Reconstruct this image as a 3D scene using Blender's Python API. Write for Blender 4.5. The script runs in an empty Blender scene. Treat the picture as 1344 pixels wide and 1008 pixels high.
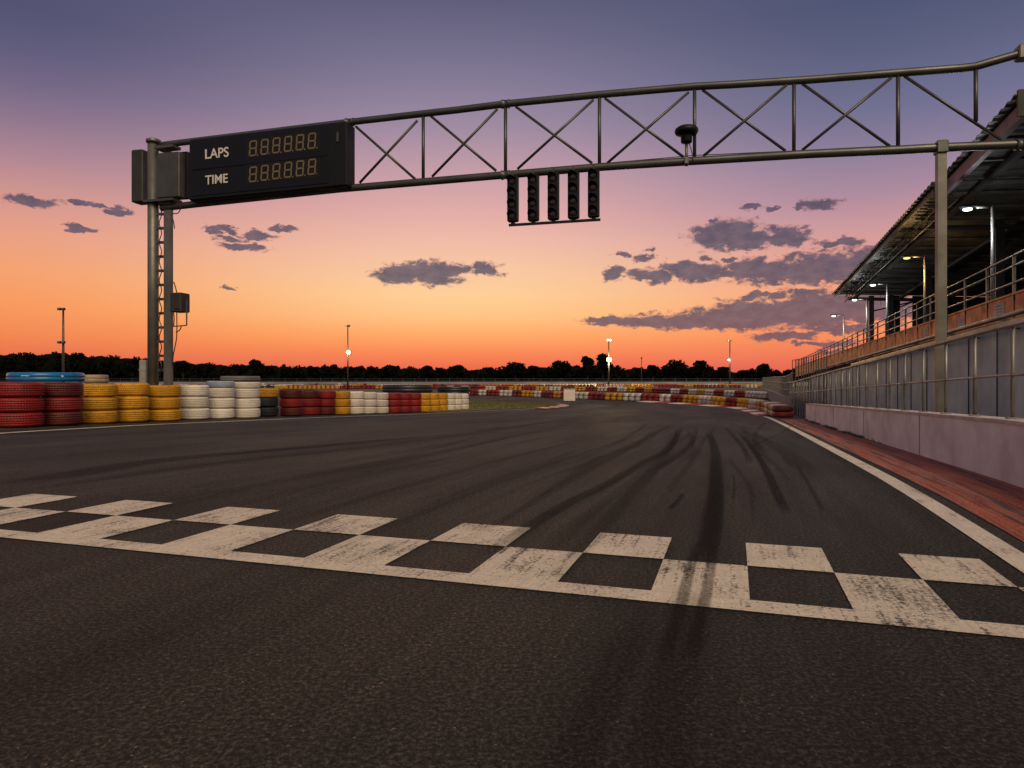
import bpy, math, random
from mathutils import Vector, Matrix

R = random.Random(7)
sc = bpy.context.scene
COL = sc.collection
F = 898.0            # focal length in photo pixels (1344 wide)
CX, HY = 672.0, 497.5
H = 0.70             # camera height
UD = Vector((0.3083, 0.9513, 0))     # along the straight
ND = Vector((0.9513, -0.3083, 0))    # to the right of it

# ------------------------------------------------------------------ terrain
def _ramp(y, a, b):
    if y < a: return 0.0
    if y > b: return y - (a + b) / 2
    return (y - a) ** 2 / (2 * (b - a))
def _ss(t, a, b):
    t = min(1, max(0, (t - a) / (b - a)))
    return t * t * (3 - 2 * t)
def gz(x, y):
    z = -0.0273 * (_ramp(y, 3.4, 5.4) - _ramp(y, 29, 33))
    d = 0.018 * min(5.0, max(0.0, -x - 3.5)) * _ss(y, 4, 9) * (1 - _ss(y, 20, 30))
    return z + d
def ray(px, py, Y):
    return Vector(((px - CX) / F * Y, Y, H - (py - HY) / F * Y))
def G(px, py, off=0.0):
    """ground point seen at a photo position"""
    Y = 0.8
    while Y < 2000:
        p = ray(px, py, Y)
        if p.z <= gz(p.x, p.y): break
        Y *= 1.01
    lo, hi = Y / 1.01, Y
    for _ in range(30):
        m = (lo + hi) / 2
        p = ray(px, py, m)
        if p.z <= gz(p.x, p.y): hi = m
        else: lo = m
    p = ray(px, py, hi)
    return Vector((p.x, p.y, gz(p.x, p.y) + off))
def UN(u, n, off=0.0):
    p = UD * u + ND * n
    return Vector((p.x, p.y, gz(p.x, p.y) + off))
def P(n, px, py):
    """point of the vertical plane n = const (parallel to the straight)"""
    k = (px - CX) / F * ND.x + ND.y
    return ray(px, py, n / k)
def Ydepth(n, px):
    return n / ((px - CX) / F * ND.x + ND.y)

# ------------------------------------------------------------------ materials
def lin(c):
    c = c / 255
    return c / 12.92 if c <= 0.04045 else ((c + 0.055) / 1.055) ** 2.4
def srgb(r, g, b): return (lin(r), lin(g), lin(b), 1)
def rgb(r, g, b): return (r, g, b, 1)

class NT:
    def __init__(s, nt): s.nt = nt
    def n(s, t, **kw):
        nd = s.nt.nodes.new(t)
        for k, v in kw.items():
            if k.startswith('i_'): 
                key = k[2:]
                nd.inputs[int(key) if key.isdigit() else key.replace('_', ' ')].default_value = v
            else: setattr(nd, k, v)
        return nd
    def l(s, a, b): s.nt.links.new(a, b)
    def math(s, op, a, b=None, c=None, clamp=False):
        nd = s.nt.nodes.new('ShaderNodeMath'); nd.operation = op; nd.use_clamp = clamp
        for i, v in enumerate((a, b, c)):
            if v is None: continue
            if isinstance(v, (int, float)): nd.inputs[i].default_value = v
            else: s.l(v, nd.inputs[i])
        return nd.outputs[0]
    def mix(s, fac, a, b, mode='MIX'):
        nd = s.nt.nodes.new('ShaderNodeMix'); nd.data_type = 'RGBA'; nd.blend_type = mode
        for i, v in ((0, fac), (6, a), (7, b)):
            if isinstance(v, (int, float, tuple)): nd.inputs[i].default_value = v
            else: s.l(v, nd.inputs[i])
        return nd.outputs[2]
    def ramp(s, fac, stops):
        nd = s.nt.nodes.new('ShaderNodeValToRGB')
        e = nd.color_ramp.elements
        while len(e) < len(stops): e.new(0.5)
        for i, (p, c) in enumerate(stops):
            e[i].position = p
            e[i].color = c if isinstance(c, tuple) else (c, c, c, 1)
        s.l(fac, nd.inputs[0]); return nd.outputs[0]
    def noise(s, vec, scale, detail=4, rough=0.55, dist=0.0):
        nd = s.n('ShaderNodeTexNoise'); nd.inputs['Scale'].default_value = scale
        nd.inputs['Detail'].default_value = detail; nd.inputs['Roughness'].default_value = rough
        nd.inputs['Distortion'].default_value = dist
        if vec is not None: s.l(vec, nd.inputs['Vector'])
        return nd.outputs[0]
    def mapping(s, vec, scale=(1, 1, 1), rot=(0, 0, 0), loc=(0, 0, 0)):
        nd = s.n('ShaderNodeMapping'); s.l(vec, nd.inputs[0])
        nd.inputs['Scale'].default_value = scale; nd.inputs['Rotation'].default_value = rot
        nd.inputs['Location'].default_value = loc
        return nd.outputs[0]

def new_mat(name):
    m = bpy.data.materials.new(name); m.use_nodes = True
    nt = m.node_tree; nt.nodes.clear()
    t = NT(nt)
    out = t.n('ShaderNodeOutputMaterial'); b = t.n('ShaderNodeBsdfPrincipled')
    t.l(b.outputs[0], out.inputs[0])
    return m, t, b, out

def mat(name, c, rough=0.6, metal=0.0, var=0.25, scale=3.0, bump=0.0, bscale=40.0, c2=None, spec=0.5, rand=False, detail=5):
    """painted / metal / rubber surface: base colour broken up by dirt of its own"""
    m, t, b, out = new_mat(name)
    tc = t.n('ShaderNodeTexCoord').outputs['Object']
    if rand:
        oi = t.n('ShaderNodeObjectInfo')
        v = t.n('ShaderNodeVectorMath', operation='ADD'); t.l(tc, v.inputs[0])
        s = t.n('ShaderNodeVectorMath', operation='SCALE'); s.inputs[0].default_value = (37, 19, 53)
        t.l(oi.outputs['Random'], s.inputs['Scale']); t.l(s.outputs[0], v.inputs[1]); tc = v.outputs[0]
    n = t.noise(tc, scale, detail)
    f = t.ramp(n, [(0.35, 0.0), (0.68, 1.0)])
    dark = c2 or tuple(x * (1 - var) for x in c[:3]) + (1,)
    colr = t.mix(f, dark, c)
    if rand:
        hv = t.n('ShaderNodeHueSaturation'); t.l(colr, hv.inputs['Color'])
        t.l(t.math('MULTIPLY_ADD', oi.outputs['Random'], 0.4, 0.72), hv.inputs['Value']); colr = hv.outputs[0]
    t.l(colr, b.inputs['Base Color'])
    r = t.math('MULTIPLY_ADD', n, -0.25, rough + 0.12, clamp=True); t.l(r, b.inputs['Roughness'])
    b.inputs['Metallic'].default_value = metal
    b.inputs['Specular IOR Level'].default_value = spec
    if bump:
        bp = t.n('ShaderNodeBump'); bp.inputs['Strength'].default_value = bump; bp.inputs['Distance'].default_value = 0.01
        t.l(t.noise(tc, bscale, 3), bp.inputs['Height']); t.l(bp.outputs[0], b.inputs['Normal'])
    return m

def emit_mat(name, c, strength):
    m, t, b, out = new_mat(name)
    e = t.n('ShaderNodeEmission'); e.inputs[0].default_value = c; e.inputs[1].default_value = strength
    t.l(e.outputs[0], out.inputs[0]); return m

TRACK_ROT = -math.atan2(UD.x, UD.y)

def asphalt_nodes(t):
    pos = t.n('ShaderNodeNewGeometry').outputs['Position']
    al = t.mapping(pos, rot=(0, 0, math.atan2(UD.x, UD.y)))     # y runs along the straight
    big = t.noise(t.mapping(al, scale=(1.0, 0.25, 1)), 0.9, 5, 0.6)
    st = t.noise(t.mapping(al, scale=(5.0, 0.22, 1)), 1.6, 5, 0.6)
    gr = t.noise(pos, 78, 6, 0.82)
    gr2 = t.noise(pos, 210, 4, 0.75)
    vo = t.n('ShaderNodeTexVoronoi'); vo.inputs['Scale'].default_value = 130; t.l(pos, vo.inputs['Vector'])
    stone = t.ramp(vo.outputs['Distance'], [(0.0, 1.0), (0.55, 0.0)])
    c = t.ramp(gr, [(0.40, rgb(.0045, .0042, .0036)), (0.5, rgb(.030, .0282, .0235)), (0.61, rgb(.145, .130, .104))])
    c = t.mix(t.math('MULTIPLY', t.ramp(gr2, [(0.47, 0.0), (0.58, 1.0)]), 0.6), c, rgb(.010, .0092, .008))
    # pale stone chips
    chip = t.math('MULTIPLY', t.math('GREATER_THAN', t.n('ShaderNodeSeparateColor').outputs[0], 2), 1)
    sepc = t.n('ShaderNodeSeparateColor'); t.l(vo.outputs['Color'], sepc.inputs[0])
    chip = t.math('MULTIPLY', t.math('GREATER_THAN', sepc.outputs[0], 0.990), t.ramp(vo.outputs['Distance'], [(0.25, 1.0), (0.4, 0.0)]))
    c = t.mix(t.math('MULTIPLY', chip, 0.75), c, rgb(.42, .30, .19))
    v = t.math('MULTIPLY', t.math('MULTIPLY_ADD', big, 2.2, -0.10), t.math('MULTIPLY_ADD', st, 1.3, 0.34))
    hv = t.n('ShaderNodeHueSaturation'); t.l(c, hv.inputs['Color']); t.l(v, hv.inputs['Value'])
    h = t.math('ADD', t.math('MULTIPLY', gr, 1.3), t.math('MULTIPLY', stone, 0.35))
    return pos, al, hv.outputs[0], h, big

def make_asphalt():
    m, t, b, out = new_mat('asphalt')
    pos, al, c, h, big = asphalt_nodes(t)
    t.l(c, b.inputs['Base Color'])
    t.l(t.math('MULTIPLY_ADD', big, -0.25, 0.80), b.inputs['Roughness'])
    b.inputs['Specular IOR Level'].default_value = 0.22
    bp = t.n('ShaderNodeBump'); bp.inputs['Strength'].default_value = 1.0; bp.inputs['Distance'].default_value = 0.012
    t.l(h, bp.inputs['Height']); t.l(bp.outputs[0], b.inputs['Normal'])
    return m

def make_paint(name, col, wear=0.5):
    """road paint rolled thin over the asphalt, worn where the wheels run"""
    m, t, b, out = new_mat(name)
    pos, al, c, h, big = asphalt_nodes(t)
    fine = t.noise(pos, 85, 6, 0.8)
    streak = t.noise(t.mapping(al, scale=(40, 2.2, 1)), 1.0, 6, 0.7)
    patch = t.noise(al, 3.0, 4)
    w = t.math('ADD', t.math('MULTIPLY', fine, 0.9), t.math('ADD', t.math('MULTIPLY', streak, 0.7), t.math('MULTIPLY', patch, 0.45)))
    k = t.ramp(w, [(0.0, 0.0), (0.92 - 0.0 * wear, 0.12), (1.13, 0.85), (1.4, 1.0)]) if False else None
    f = t.math('DIVIDE', t.math('SUBTRACT', w, 0.82 + 0.14 * wear), 0.15, clamp=True)
    tone = t.mix(t.noise(al, 14, 5), tuple(x * 0.72 for x in col[:3]) + (1,), col)
    tone = t.mix(t.ramp(streak, [(0.42, 0.0), (0.75, 0.45)]), tone, rgb(.12, .10, .09))
    t.l(t.mix(f, c, tone), b.inputs['Base Color'])
    b.inputs['Roughness'].default_value = 0.7
    bp = t.n('ShaderNodeBump'); bp.inputs['Strength'].default_value = 0.5; bp.inputs['Distance'].default_value = 0.004
    t.l(h, bp.inputs['Height']); t.l(bp.outputs[0], b.inputs['Normal'])
    return m

def make_skid(name, strength):
    m, t, b, out = new_mat(name)
    uv = t.n('ShaderNodeUVMap').outputs[0]
    sp = t.n('ShaderNodeSeparateXYZ'); t.l(uv, sp.inputs[0])
    pos = t.n('ShaderNodeNewGeometry').outputs['Position']
    a = t.math('SUBTRACT', 1.0, t.math('ABSOLUTE', t.math('MULTIPLY_ADD', sp.outputs[0], 2.0, -1.0)))   # across
    edge = t.math('MULTIPLY', a, 2.2, clamp=True)
    ends = t.math('MULTIPLY', t.math('SUBTRACT', 1.0, t.math('ABSOLUTE', t.math('MULTIPLY_ADD', sp.outputs[1], 2.0, -1.0))), 2.5, clamp=True)
    lines = t.noise(t.mapping(uv, scale=(9, 1.2, 1)), 1.0, 3)
    gr = t.noise(pos, 90, 3, 0.7)
    f = t.math('MULTIPLY', t.math('MULTIPLY', edge, ends), t.math('ADD', t.math('MULTIPLY', lines, 1.5), t.math('MULTIPLY_ADD', gr, 4.5, -1.95)), clamp=True)
    f = t.math('MULTIPLY', f, strength, clamp=True)
    b.inputs['Base Color'].default_value = rgb(.0075, .0072, .0068); b.inputs['Specular IOR Level'].default_value = 0.12; b.inputs['Roughness'].default_value = 0.75
    tr = t.n('ShaderNodeBsdfTransparent'); mx = t.n('ShaderNodeMixShader')
    t.l(f, mx.inputs[0]); t.l(tr.outputs[0], mx.inputs[1]); t.l(b.outputs[0], mx.inputs[2]); t.l(mx.outputs[0], out.inputs[0])
    return m

def make_tyre_mat(name, c, dirt=(.025, .02, .018), amount=0.5):
    m, t, b, out = new_mat(name)
    tc = t.n('ShaderNodeTexCoord').outputs['Object']
    oi = t.n('ShaderNodeObjectInfo')
    s = t.n('ShaderNodeVectorMath', operation='SCALE'); s.inputs[0].default_value = (37, 19, 53); t.l(oi.outputs['Random'], s.inputs['Scale'])
    v = t.n('ShaderNodeVectorMath', operation='ADD'); t.l(tc, v.inputs[0]); t.l(s.outputs[0], v.inputs[1])
    n1 = t.noise(v.outputs[0], 4.5, 6, 0.65); n2 = t.noise(t.mapping(v.outputs[0], scale=(1, 1, 5)), 16, 5, 0.7)
    w = t.math('ADD', t.math('MULTIPLY', n1, 0.6), t.math('MULTIPLY', n2, 0.5))
    w = t.math('ADD', w, t.math('MULTIPLY_ADD', oi.outputs['Random'], 0.10, -0.05))
    f = t.math('DIVIDE', t.math('SUBTRACT', w, 0.64 - 0.20 * amount), 0.30, clamp=True)
    sc_ = t.noise(t.mapping(v.outputs[0], scale=(1, 1, 3.5)), 9, 7, 0.75)
    f = t.math('MAXIMUM', f, t.math('DIVIDE', t.math('SUBTRACT', sc_, 0.625 - 0.10 * amount), 0.07, clamp=True))
    shade = t.mix(n2, tuple(x * 0.65 for x in c) + (1,), tuple(c) + (1,))
    hv = t.n('ShaderNodeHueSaturation'); t.l(t.mix(t.math('MULTIPLY', f, 0.8), shade, tuple(dirt) + (1,)), hv.inputs['Color'])
    t.l(t.math('MULTIPLY_ADD', oi.outputs['Random'], 0.3, 0.82), hv.inputs['Value'])
    t.l(hv.outputs[0], b.inputs['Base Color']); b.inputs['Roughness'].default_value = 0.48
    b.inputs['Specular IOR Level'].default_value = 0.4
    # tread blocks pressed through the paint
    gx = t.n('ShaderNodeSeparateXYZ'); t.l(tc, gx.inputs[0])
    ang = t.math('ARCTAN2', gx.outputs[1], gx.outputs[0])
    wv = t.math('SINE', t.math('ADD', t.math('MULTIPLY', ang, 58.0), t.math('MULTIPLY', t.math('SINE', t.math('MULTIPLY', gx.outputs[2], 75.0)), 1.6)))
    bp = t.n('ShaderNodeBump'); bp.inputs['Strength'].default_value = 0.55; bp.inputs['Distance'].default_value = 0.008
    t.l(t.math('ADD', t.math('MULTIPLY', wv, 0.35), n2), bp.inputs['Height']); t.l(bp.outputs[0], b.inputs['Normal'])
    return m

M = {}
M['asphalt'] = make_asphalt()
M['paint'] = make_paint('road_paint', rgb(.82, .70, .57), 0.40)
M['paint_line'] = make_paint('edge_line_paint', rgb(.82, .72, .60), 0.1)
M['kerb_red'] = make_paint('kerb_red_paint', rgb(.42, .03, .022), 0.0)
M['skid'] = make_skid('rubber_dark', 0.62)
M['skid_mid'] = make_skid('rubber_mid', 0.38)
M['skid_faint'] = make_skid('rubber_faint', 0.24)
M['steel'] = mat('galvanised_steel', rgb(.19, .185, .17), 0.48, 0.6, 0.4, 2.5, 0.15, 60)
M['steel_dark'] = mat('weathered_steel', rgb(.108, .110, .106), 0.42, 0.6, 0.4, 2.0, 0.15, 60)
M['rail'] = mat('rail_steel', rgb(.25, .24, .225), 0.45, 0.45, 0.4, 4.0, 0.1, 60)
M['black'] = mat('black_plastic', rgb(.007, .007, .008), 0.5, 0, 0.3, 5, spec=.25)
M['board'] = mat('board_black', rgb(.005, .006, .009), 0.5, 0, 0.35, 2.5, spec=.25)
M['board_panel'] = mat('board_panel_black', rgb(.004, .005, .009), 0.42, 0, 0.3, 3, spec=.25)
M['lettering'] = mat('white_lettering', rgb(.62, .58, .55), 0.6, 0, 0.15, 20)
M['segment'] = mat('amber_segment', rgb(.17, .128, .066), 0.5, 0, 0.35, 30)
M['lens'] = mat('smoked_lens', rgb(.03, .024, .018), 0.25, 0, 0.4, 25, spec=0.7)
M['box_grey'] = mat('grey_box_paint', rgb(.028, .029, .028), 0.55, 0.1, 0.3, 4)
M['concrete'] = mat('concrete', rgb(.30, .29, .27), 0.85, 0, 0.4, 3, 0.3, 30)
M['cable'] = mat('cable_black', rgb(.015, .014, .013), 0.5)
M['wallpaint'] = mat('lilac_wall_paint', rgb(.76, .75, .77), 0.62, 0, 0.34, 2.4, 0.25, 25)
M['walltop'] = mat('wall_coping', rgb(.58, .50, .48), 0.7, 0, 0.4, 5, 0.3, 25)
M['panel'] = mat('blue_grey_panel', rgb(.34, .50, .54), 0.6, 0.0, 0.3, 1.2, 0.1, 20)
M['orange'] = mat('orange_panel', rgb(.80, .26, .06), 0.6, 0, 0.0, 2.6, 0.15, 20, c2=rgb(.36, .09, .03))
M['stand_dark'] = mat('stand_dark_steel', rgb(.035, .035, .035), 0.6, 0.2, 0.4, 2)
M['roof_sheet'] = mat('roof_sheet', rgb(.17, .165, .15), 0.5, 0.2, 0.6, 1.5, 0.2, 15)
M['fascia'] = mat('fascia_lilac', rgb(.22, .16, .185), 0.6, 0, 0.3, 3)
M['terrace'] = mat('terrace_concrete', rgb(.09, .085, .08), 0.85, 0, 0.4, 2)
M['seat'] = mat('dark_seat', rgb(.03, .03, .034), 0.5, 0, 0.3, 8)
M['notice'] = mat('paper_notice', rgb(.55, .47, .42), 0.8, 0, 0.2, 14)
M['ink'] = mat('faded_ink', rgb(.10, .08, .07), 0.8)
M['foliage'] = mat('dark_foliage', rgb(.0075, .0085, .005), 0.9, 0, 0.5, 0.3, spec=.05)
M['bark'] = mat('dark_bark', rgb(.010, .008, .006), 0.9, 0, 0.4, 2)
M['lamp_white'] = emit_mat('lamp_white', rgb(1, .95, .86), 6)
M['lamp_warm'] = emit_mat('lamp_warm', rgb(1, .55, .16), 2.4)
M['lamp_cold'] = emit_mat('lamp_cold', rgb(.90, .96, 1), 5)
M['lamp_far'] = emit_mat('lamp_far', rgb(1, .76, .36), 5)
M['lamp_dim'] = emit_mat('lamp_dim', rgb(1, .86, .6), 1.0)
M['lamp_off'] = mat('lamp_off', rgb(.10, .10, .10), 0.3)
M['white_box'] = mat('white_plastic', rgb(.62, .56, .52), 0.55, 0, 0.15, 3)

def make_red_strip():
    m, t, b, out = new_mat('red_runoff')
    pos = t.n('ShaderNodeNewGeometry').outputs['Position']
    al = t.mapping(pos, rot=(0, 0, math.atan2(UD.x, UD.y)))
    streak = t.noise(t.mapping(al, scale=(13, 0.30, 1)), 1.3, 5, 0.6)
    fine = t.noise(t.mapping(al, scale=(30, 9, 1)), 3, 5, 0.7)
    c = t.ramp(fine, [(0.36, rgb(.13, .022, .013)), (0.64, rgb(.62, .145, .05))])
    fl = t.noise(t.mapping(al, scale=(60, 0.8, 1)), 1.0, 4, .6)
    c = t.mix(t.ramp(fl, [(0.48, 0.0), (0.62, 0.65)]), c, rgb(.06, .022, .016))
    c = t.mix(t.ramp(streak, [(0.50, 0.0), (0.60, 0.9)]), c, rgb(.035, .018, .014))
    c = t.mix(t.ramp(t.noise(al, 2.2, 4), [(0.5, 0.0), (0.75, 0.5)]), c, rgb(.36, .17, .10))
    t.l(c, b.inputs['Base Color']); b.inputs['Roughness'].default_value = 0.65
    bp = t.n('ShaderNodeBump'); bp.inputs['Strength'].default_value = 0.5; bp.inputs['Distance'].default_value = 0.004
    t.l(t.noise(pos, 110, 3), bp.inputs['Height']); t.l(bp.outputs[0], b.inputs['Normal'])
    return m
M['red_strip'] = make_red_strip()
def make_ground():
    m, t, b, out = new_mat('rough_ground')
    pos = t.n('ShaderNodeNewGeometry').outputs['Position']
    c = t.ramp(t.noise(pos, 0.35, 8, 0.65), [(0.3, rgb(.022, .020, .014)), (0.7, rgb(.055, .047, .030))])
    t.l(c, b.inputs['Base Color']); b.inputs['Roughness'].default_value = 0.95
    return m
M['ground'] = make_ground()
def make_grass():
    m, t, b, out = new_mat('mown_grass')
    pos = t.n('ShaderNodeNewGeometry').outputs['Position']
    c = t.ramp(t.noise(t.mapping(pos, scale=(.3, 1, 1)), 1.2, 8, 0.7), [(0.3, rgb(.060, .062, .012)), (0.7, rgb(.15, .135, .026))])
    t.l(c, b.inputs['Base Color']); b.inputs['Roughness'].default_value = 0.9
    return m
M['grass'] = make_grass()
M['weed'] = mat('weed_green', rgb(.06, .09, .03), .8)

# ------------------------------------------------------------------ mesh building
class MB:
    def __init__(s): s.v = []; s.f = []; s.sm = []; s.uv = []
    def add(s, vs, fs, smooth=False):
        o = len(s.v); s.v += [tuple(v) for v in vs]
        s.f += [tuple(i + o for i in f) for f in fs]; s.sm += [smooth] * len(fs)
        return s
    def hexa(s, p):   # 8 corners: bottom ring 0-3, top ring 4-7
        return s.add(p, [(0, 3, 2, 1), (4, 5, 6, 7), (0, 1, 5, 4), (1, 2, 6, 5), (2, 3, 7, 6), (3, 0, 4, 7)])
    def box(s, c, size, ax=None, bev=0.0):
        """box centred on c; ax = (x axis, y axis, z axis)"""
        X, Y, Z = ax or (Vector((1, 0, 0)), Vector((0, 1, 0)), Vector((0, 0, 1)))
        hx, hy, hz = size[0] / 2, size[1] / 2, size[2] / 2
        if bev <= 0:
            return s.hexa([c + X * a + Y * b + Z * d for d in (-hz, hz) for a, b in ((-hx, -hy), (hx, -hy), (hx, hy), (-hx, hy))])
        r = min(bev, hx * .9, hy * .9, hz * .9)
        out = [(hx - r, hy), (hx, hy - r), (hx, -hy + r), (hx - r, -hy), (-hx + r, -hy), (-hx, -hy + r), (-hx, hy - r), (-hx + r, hy)]
        vs = []
        for d, k in ((-hz, r), (-hz + r, 0), (hz - r, 0), (hz, r)):
            for a, b in out:
                sx = (abs(a) - k) / abs(a); sy = (abs(b) - k) / abs(b)
                vs.append(c + X * a * sx + Y * b * sy + Z * d)
        fs = [tuple(range(8)), tuple(range(31, 23, -1))]
        for q in range(3):
            for i in range(8):
                j = (i + 1) % 8
                fs.append((q * 8 + j, q * 8 + i, q * 8 + 8 + i, q * 8 + 8 + j))
        return s.add(vs, fs)
    def tube(s, pts, r, seg=10, cap=True):
        pts = [Vector(p) for p in pts]; n = len(pts)
        rs = r if isinstance(r, (list, tuple)) else [r] * n
        vs = []; up = None
        for i, p in enumerate(pts):
            d = (pts[min(i + 1, n - 1)] - pts[max(i - 1, 0)]).normalized()
            if up is None:
                up = Vector((0, 0, 1)) if abs(d.z) < 0.9 else Vector((1, 0, 0))
            a = d.cross(up).normalized(); b = a.cross(d).normalized(); up = b
            for k in range(seg):
                t = 2 * math.pi * (k + .5) / seg
                vs.append(p + (a * math.cos(t) + b * math.sin(t)) * rs[i])
        fs = []
        for i in range(n - 1):
            for k in range(seg):
                j = (k + 1) % seg
                fs.append((i * seg + k, i * seg + j, (i + 1) * seg + j, (i + 1) * seg + k))
        s.add(vs, fs, seg > 6)
        if cap:
            o = len(s.v) - n * seg
            s.f += [tuple(o + k for k in range(seg - 1, -1, -1)), tuple(o + (n - 1) * seg + k for k in range(seg))]; s.sm += [False, False]
        return s
    def bar(s, a, b, w, d, side=None):
        """rectangular bar from a to b, w wide along side, d deep"""
        a, b = Vector(a), Vector(b); Z = (b - a).normalized()
        X = (side - Z * side.dot(Z)).normalized() if side is not None else (Z.cross(Vector((0, 0, 1))) if abs(Z.z) < .95 else Vector((1, 0, 0))).normalized()
        Yv = Z.cross(X)
        return s.box((a + b) / 2, (w, d, (b - a).length), (X, Yv, Z))
    def lathe(s, c, prof, seg=32, axis=None, smooth=True, closed=False):
        """prof = [(radius, height)...] about axis"""
        Z = (axis or Vector((0, 0, 1))).normalized()
        X = Z.orthogonal().normalized() if abs(Z.z) < .999 else Vector((1, 0, 0)); Yv = Z.cross(X)
        vs = []
        for r_, h in prof:
            for k in range(seg):
                t = 2 * math.pi * k / seg
                vs.append(c + Z * h + (X * math.cos(t) + Yv * math.sin(t)) * r_)
        n = len(prof); fs = []
        for i in range(n if closed else n - 1):
            i2 = (i + 1) % n
            for k in range(seg):
                j = (k + 1) % seg
                fs.append((i * seg + k, i * seg + j, i2 * seg + j, i2 * seg + k))
        if not closed:
            fs.append(tuple(range(seg - 1, -1, -1))); fs.append(tuple((n - 1) * seg + k for k in range(seg)))
        return s.add(vs, fs, smooth)
    def mesh(s, name, m, off=Vector((0, 0, 0))):
        me = bpy.data.meshes.new(name)
        me.from_pydata([(v[0] - off.x, v[1] - off.y, v[2] - off.z) for v in s.v], [], s.f)
        me.polygons.foreach_set('use_smooth', s.sm)
        if s.uv:
            l = me.uv_layers.new(name='UVMap')
            for p in me.polygons:
                for li in p.loop_indices: l.data[li].uv = s.uv[me.loops[li].vertex_index]
        me.materials.append(m); me.update()
        return me
    def build(s, name, m, parent=None, origin=None):
        if parent is not None: off = ORG[parent.name]
        elif origin is not None: off = Vector(origin)
        else:
            n = len(s.v)
            off = Vector((sum(v[0] for v in s.v) / n, sum(v[1] for v in s.v) / n, min(v[2] for v in s.v)))
        o = bpy.data.objects.new(name, s.mesh(name, m, off)); COL.objects.link(o)
        if parent is None: o.location = off
        else: o.parent = parent
        ORG[o.name] = off
        return o
ORG = {}
UPV = Vector((0, 0, 1))
def thing(name, loc, label, cat, group=None):
    o = bpy.data.objects.new(name, None); COL.objects.link(o); o.location = loc
    o.empty_display_size = 0.2
    ORG[o.name] = Vector(loc)
    return tag(o, label, cat, group)
def tag(o, label, cat, group=None, kind=None):
    o['label'] = label; o['category'] = cat
    if group: o['group'] = group
    if kind: o['kind'] = kind
    return o
def struct(o, label=None, cat=None, kind='structure'):
    o['kind'] = kind
    if label: o['label'] = label
    if cat: o['category'] = cat
    return o

# ------------------------------------------------------------------ ground sheets
def axis(lo, hi, fine_lo, fine_hi, step, growth=1.35):
    a = []; x = fine_lo
    while x <= fine_hi + 1e-6: a.append(x); x += step
    s = step; x = a[-1]
    while x < hi: s *= growth; x = min(hi, x + s); a.append(x)
    s = step; x = fine_lo; b = []
    while x > lo: s *= growth; x = max(lo, x - s); b.append(x)
    return b[::-1] + a
def sheet(xs, ys, off):
    mb = MB(); nx = len(xs)
    vs = [(x, y, gz(x, y) + off) for y in ys for x in xs]
    fs = [(j * nx + i, j * nx + i + 1, (j + 1) * nx + i + 1, (j + 1) * nx + i) for j in range(len(ys) - 1) for i in range(nx - 1)]
    return mb.add(vs, fs, True)
XS = axis(-1800, 1800, -34, 40, 1.0); YS = axis(-60, 2600, -6, 76, 0.5)
struct(sheet(XS, YS, -0.006).build('ground', M['ground'], origin=(0, 0, 0)), 'dark rough ground reaching to the tree line', 'ground')
struct(sheet([x for x in XS if -34 <= x <= 40], [y for y in YS if -6 <= y <= 64], 0.0).build('track', M['asphalt'], origin=(0, 0, 0)),
       'dark worn asphalt of the race track', 'track')

def strip(pl, pr, off, step=0.4, uv=False):
    """ribbon between two polylines of ground points, resampled and laid on the terrain"""
    mb = MB(); L = []; 
    for i in range(len(pl) - 1):
        k = max(1, int((pl[i + 1] - pl[i]).length / step))
        for j in range(k):
            t = j / k; L.append((pl[i].lerp(pl[i + 1], t), pr[i].lerp(pr[i + 1], t)))
    L.append((pl[-1], pr[-1]))
    vs = []
    for i, (a, b) in enumerate(L):
        m_ = max(1, int((b - a).length / 0.5)) if not uv else 1
        for p in (a, b):
            vs.append((p.x, p.y, gz(p.x, p.y) + off))
        if uv: mb.uv += [(0, i / (len(L) - 1)), (1, i / (len(L) - 1))]
    fs = [(2 * i, 2 * i + 1, 2 * i + 3, 2 * i + 2) for i in range(len(L) - 1)]
    return mb.add(vs, fs)
def offset_line(pts, w):
    l = []; r = []
    for i, p in enumerate(pts):
        d = (pts[min(i + 1, len(pts) - 1)] - pts[max(i - 1, 0)]); d.z = 0; d.normalize()
        q = Vector((d.y, -d.x, 0)) * (w[i] if isinstance(w, list) else w) / 2
        l.append(p - q); r.append(p + q)
    return l, r
def smooth_pts(pts, n=6):
    """Catmull-Rom through the points"""
    out = []
    for i in range(len(pts) - 1):
        p0, p1, p2, p3 = pts[max(i - 1, 0)], pts[i], pts[i + 1], pts[min(i + 2, len(pts) - 1)]
        for j in range(n):
            t = j / n
            out.append(0.5 * ((2 * p1) + (p2 - p0) * t + (2 * p0 - 5 * p1 + 4 * p2 - p3) * t * t + (3 * p1 - p0 - 3 * p2 + p3) * t ** 3))
    out.append(pts[-1]); return out

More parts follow.
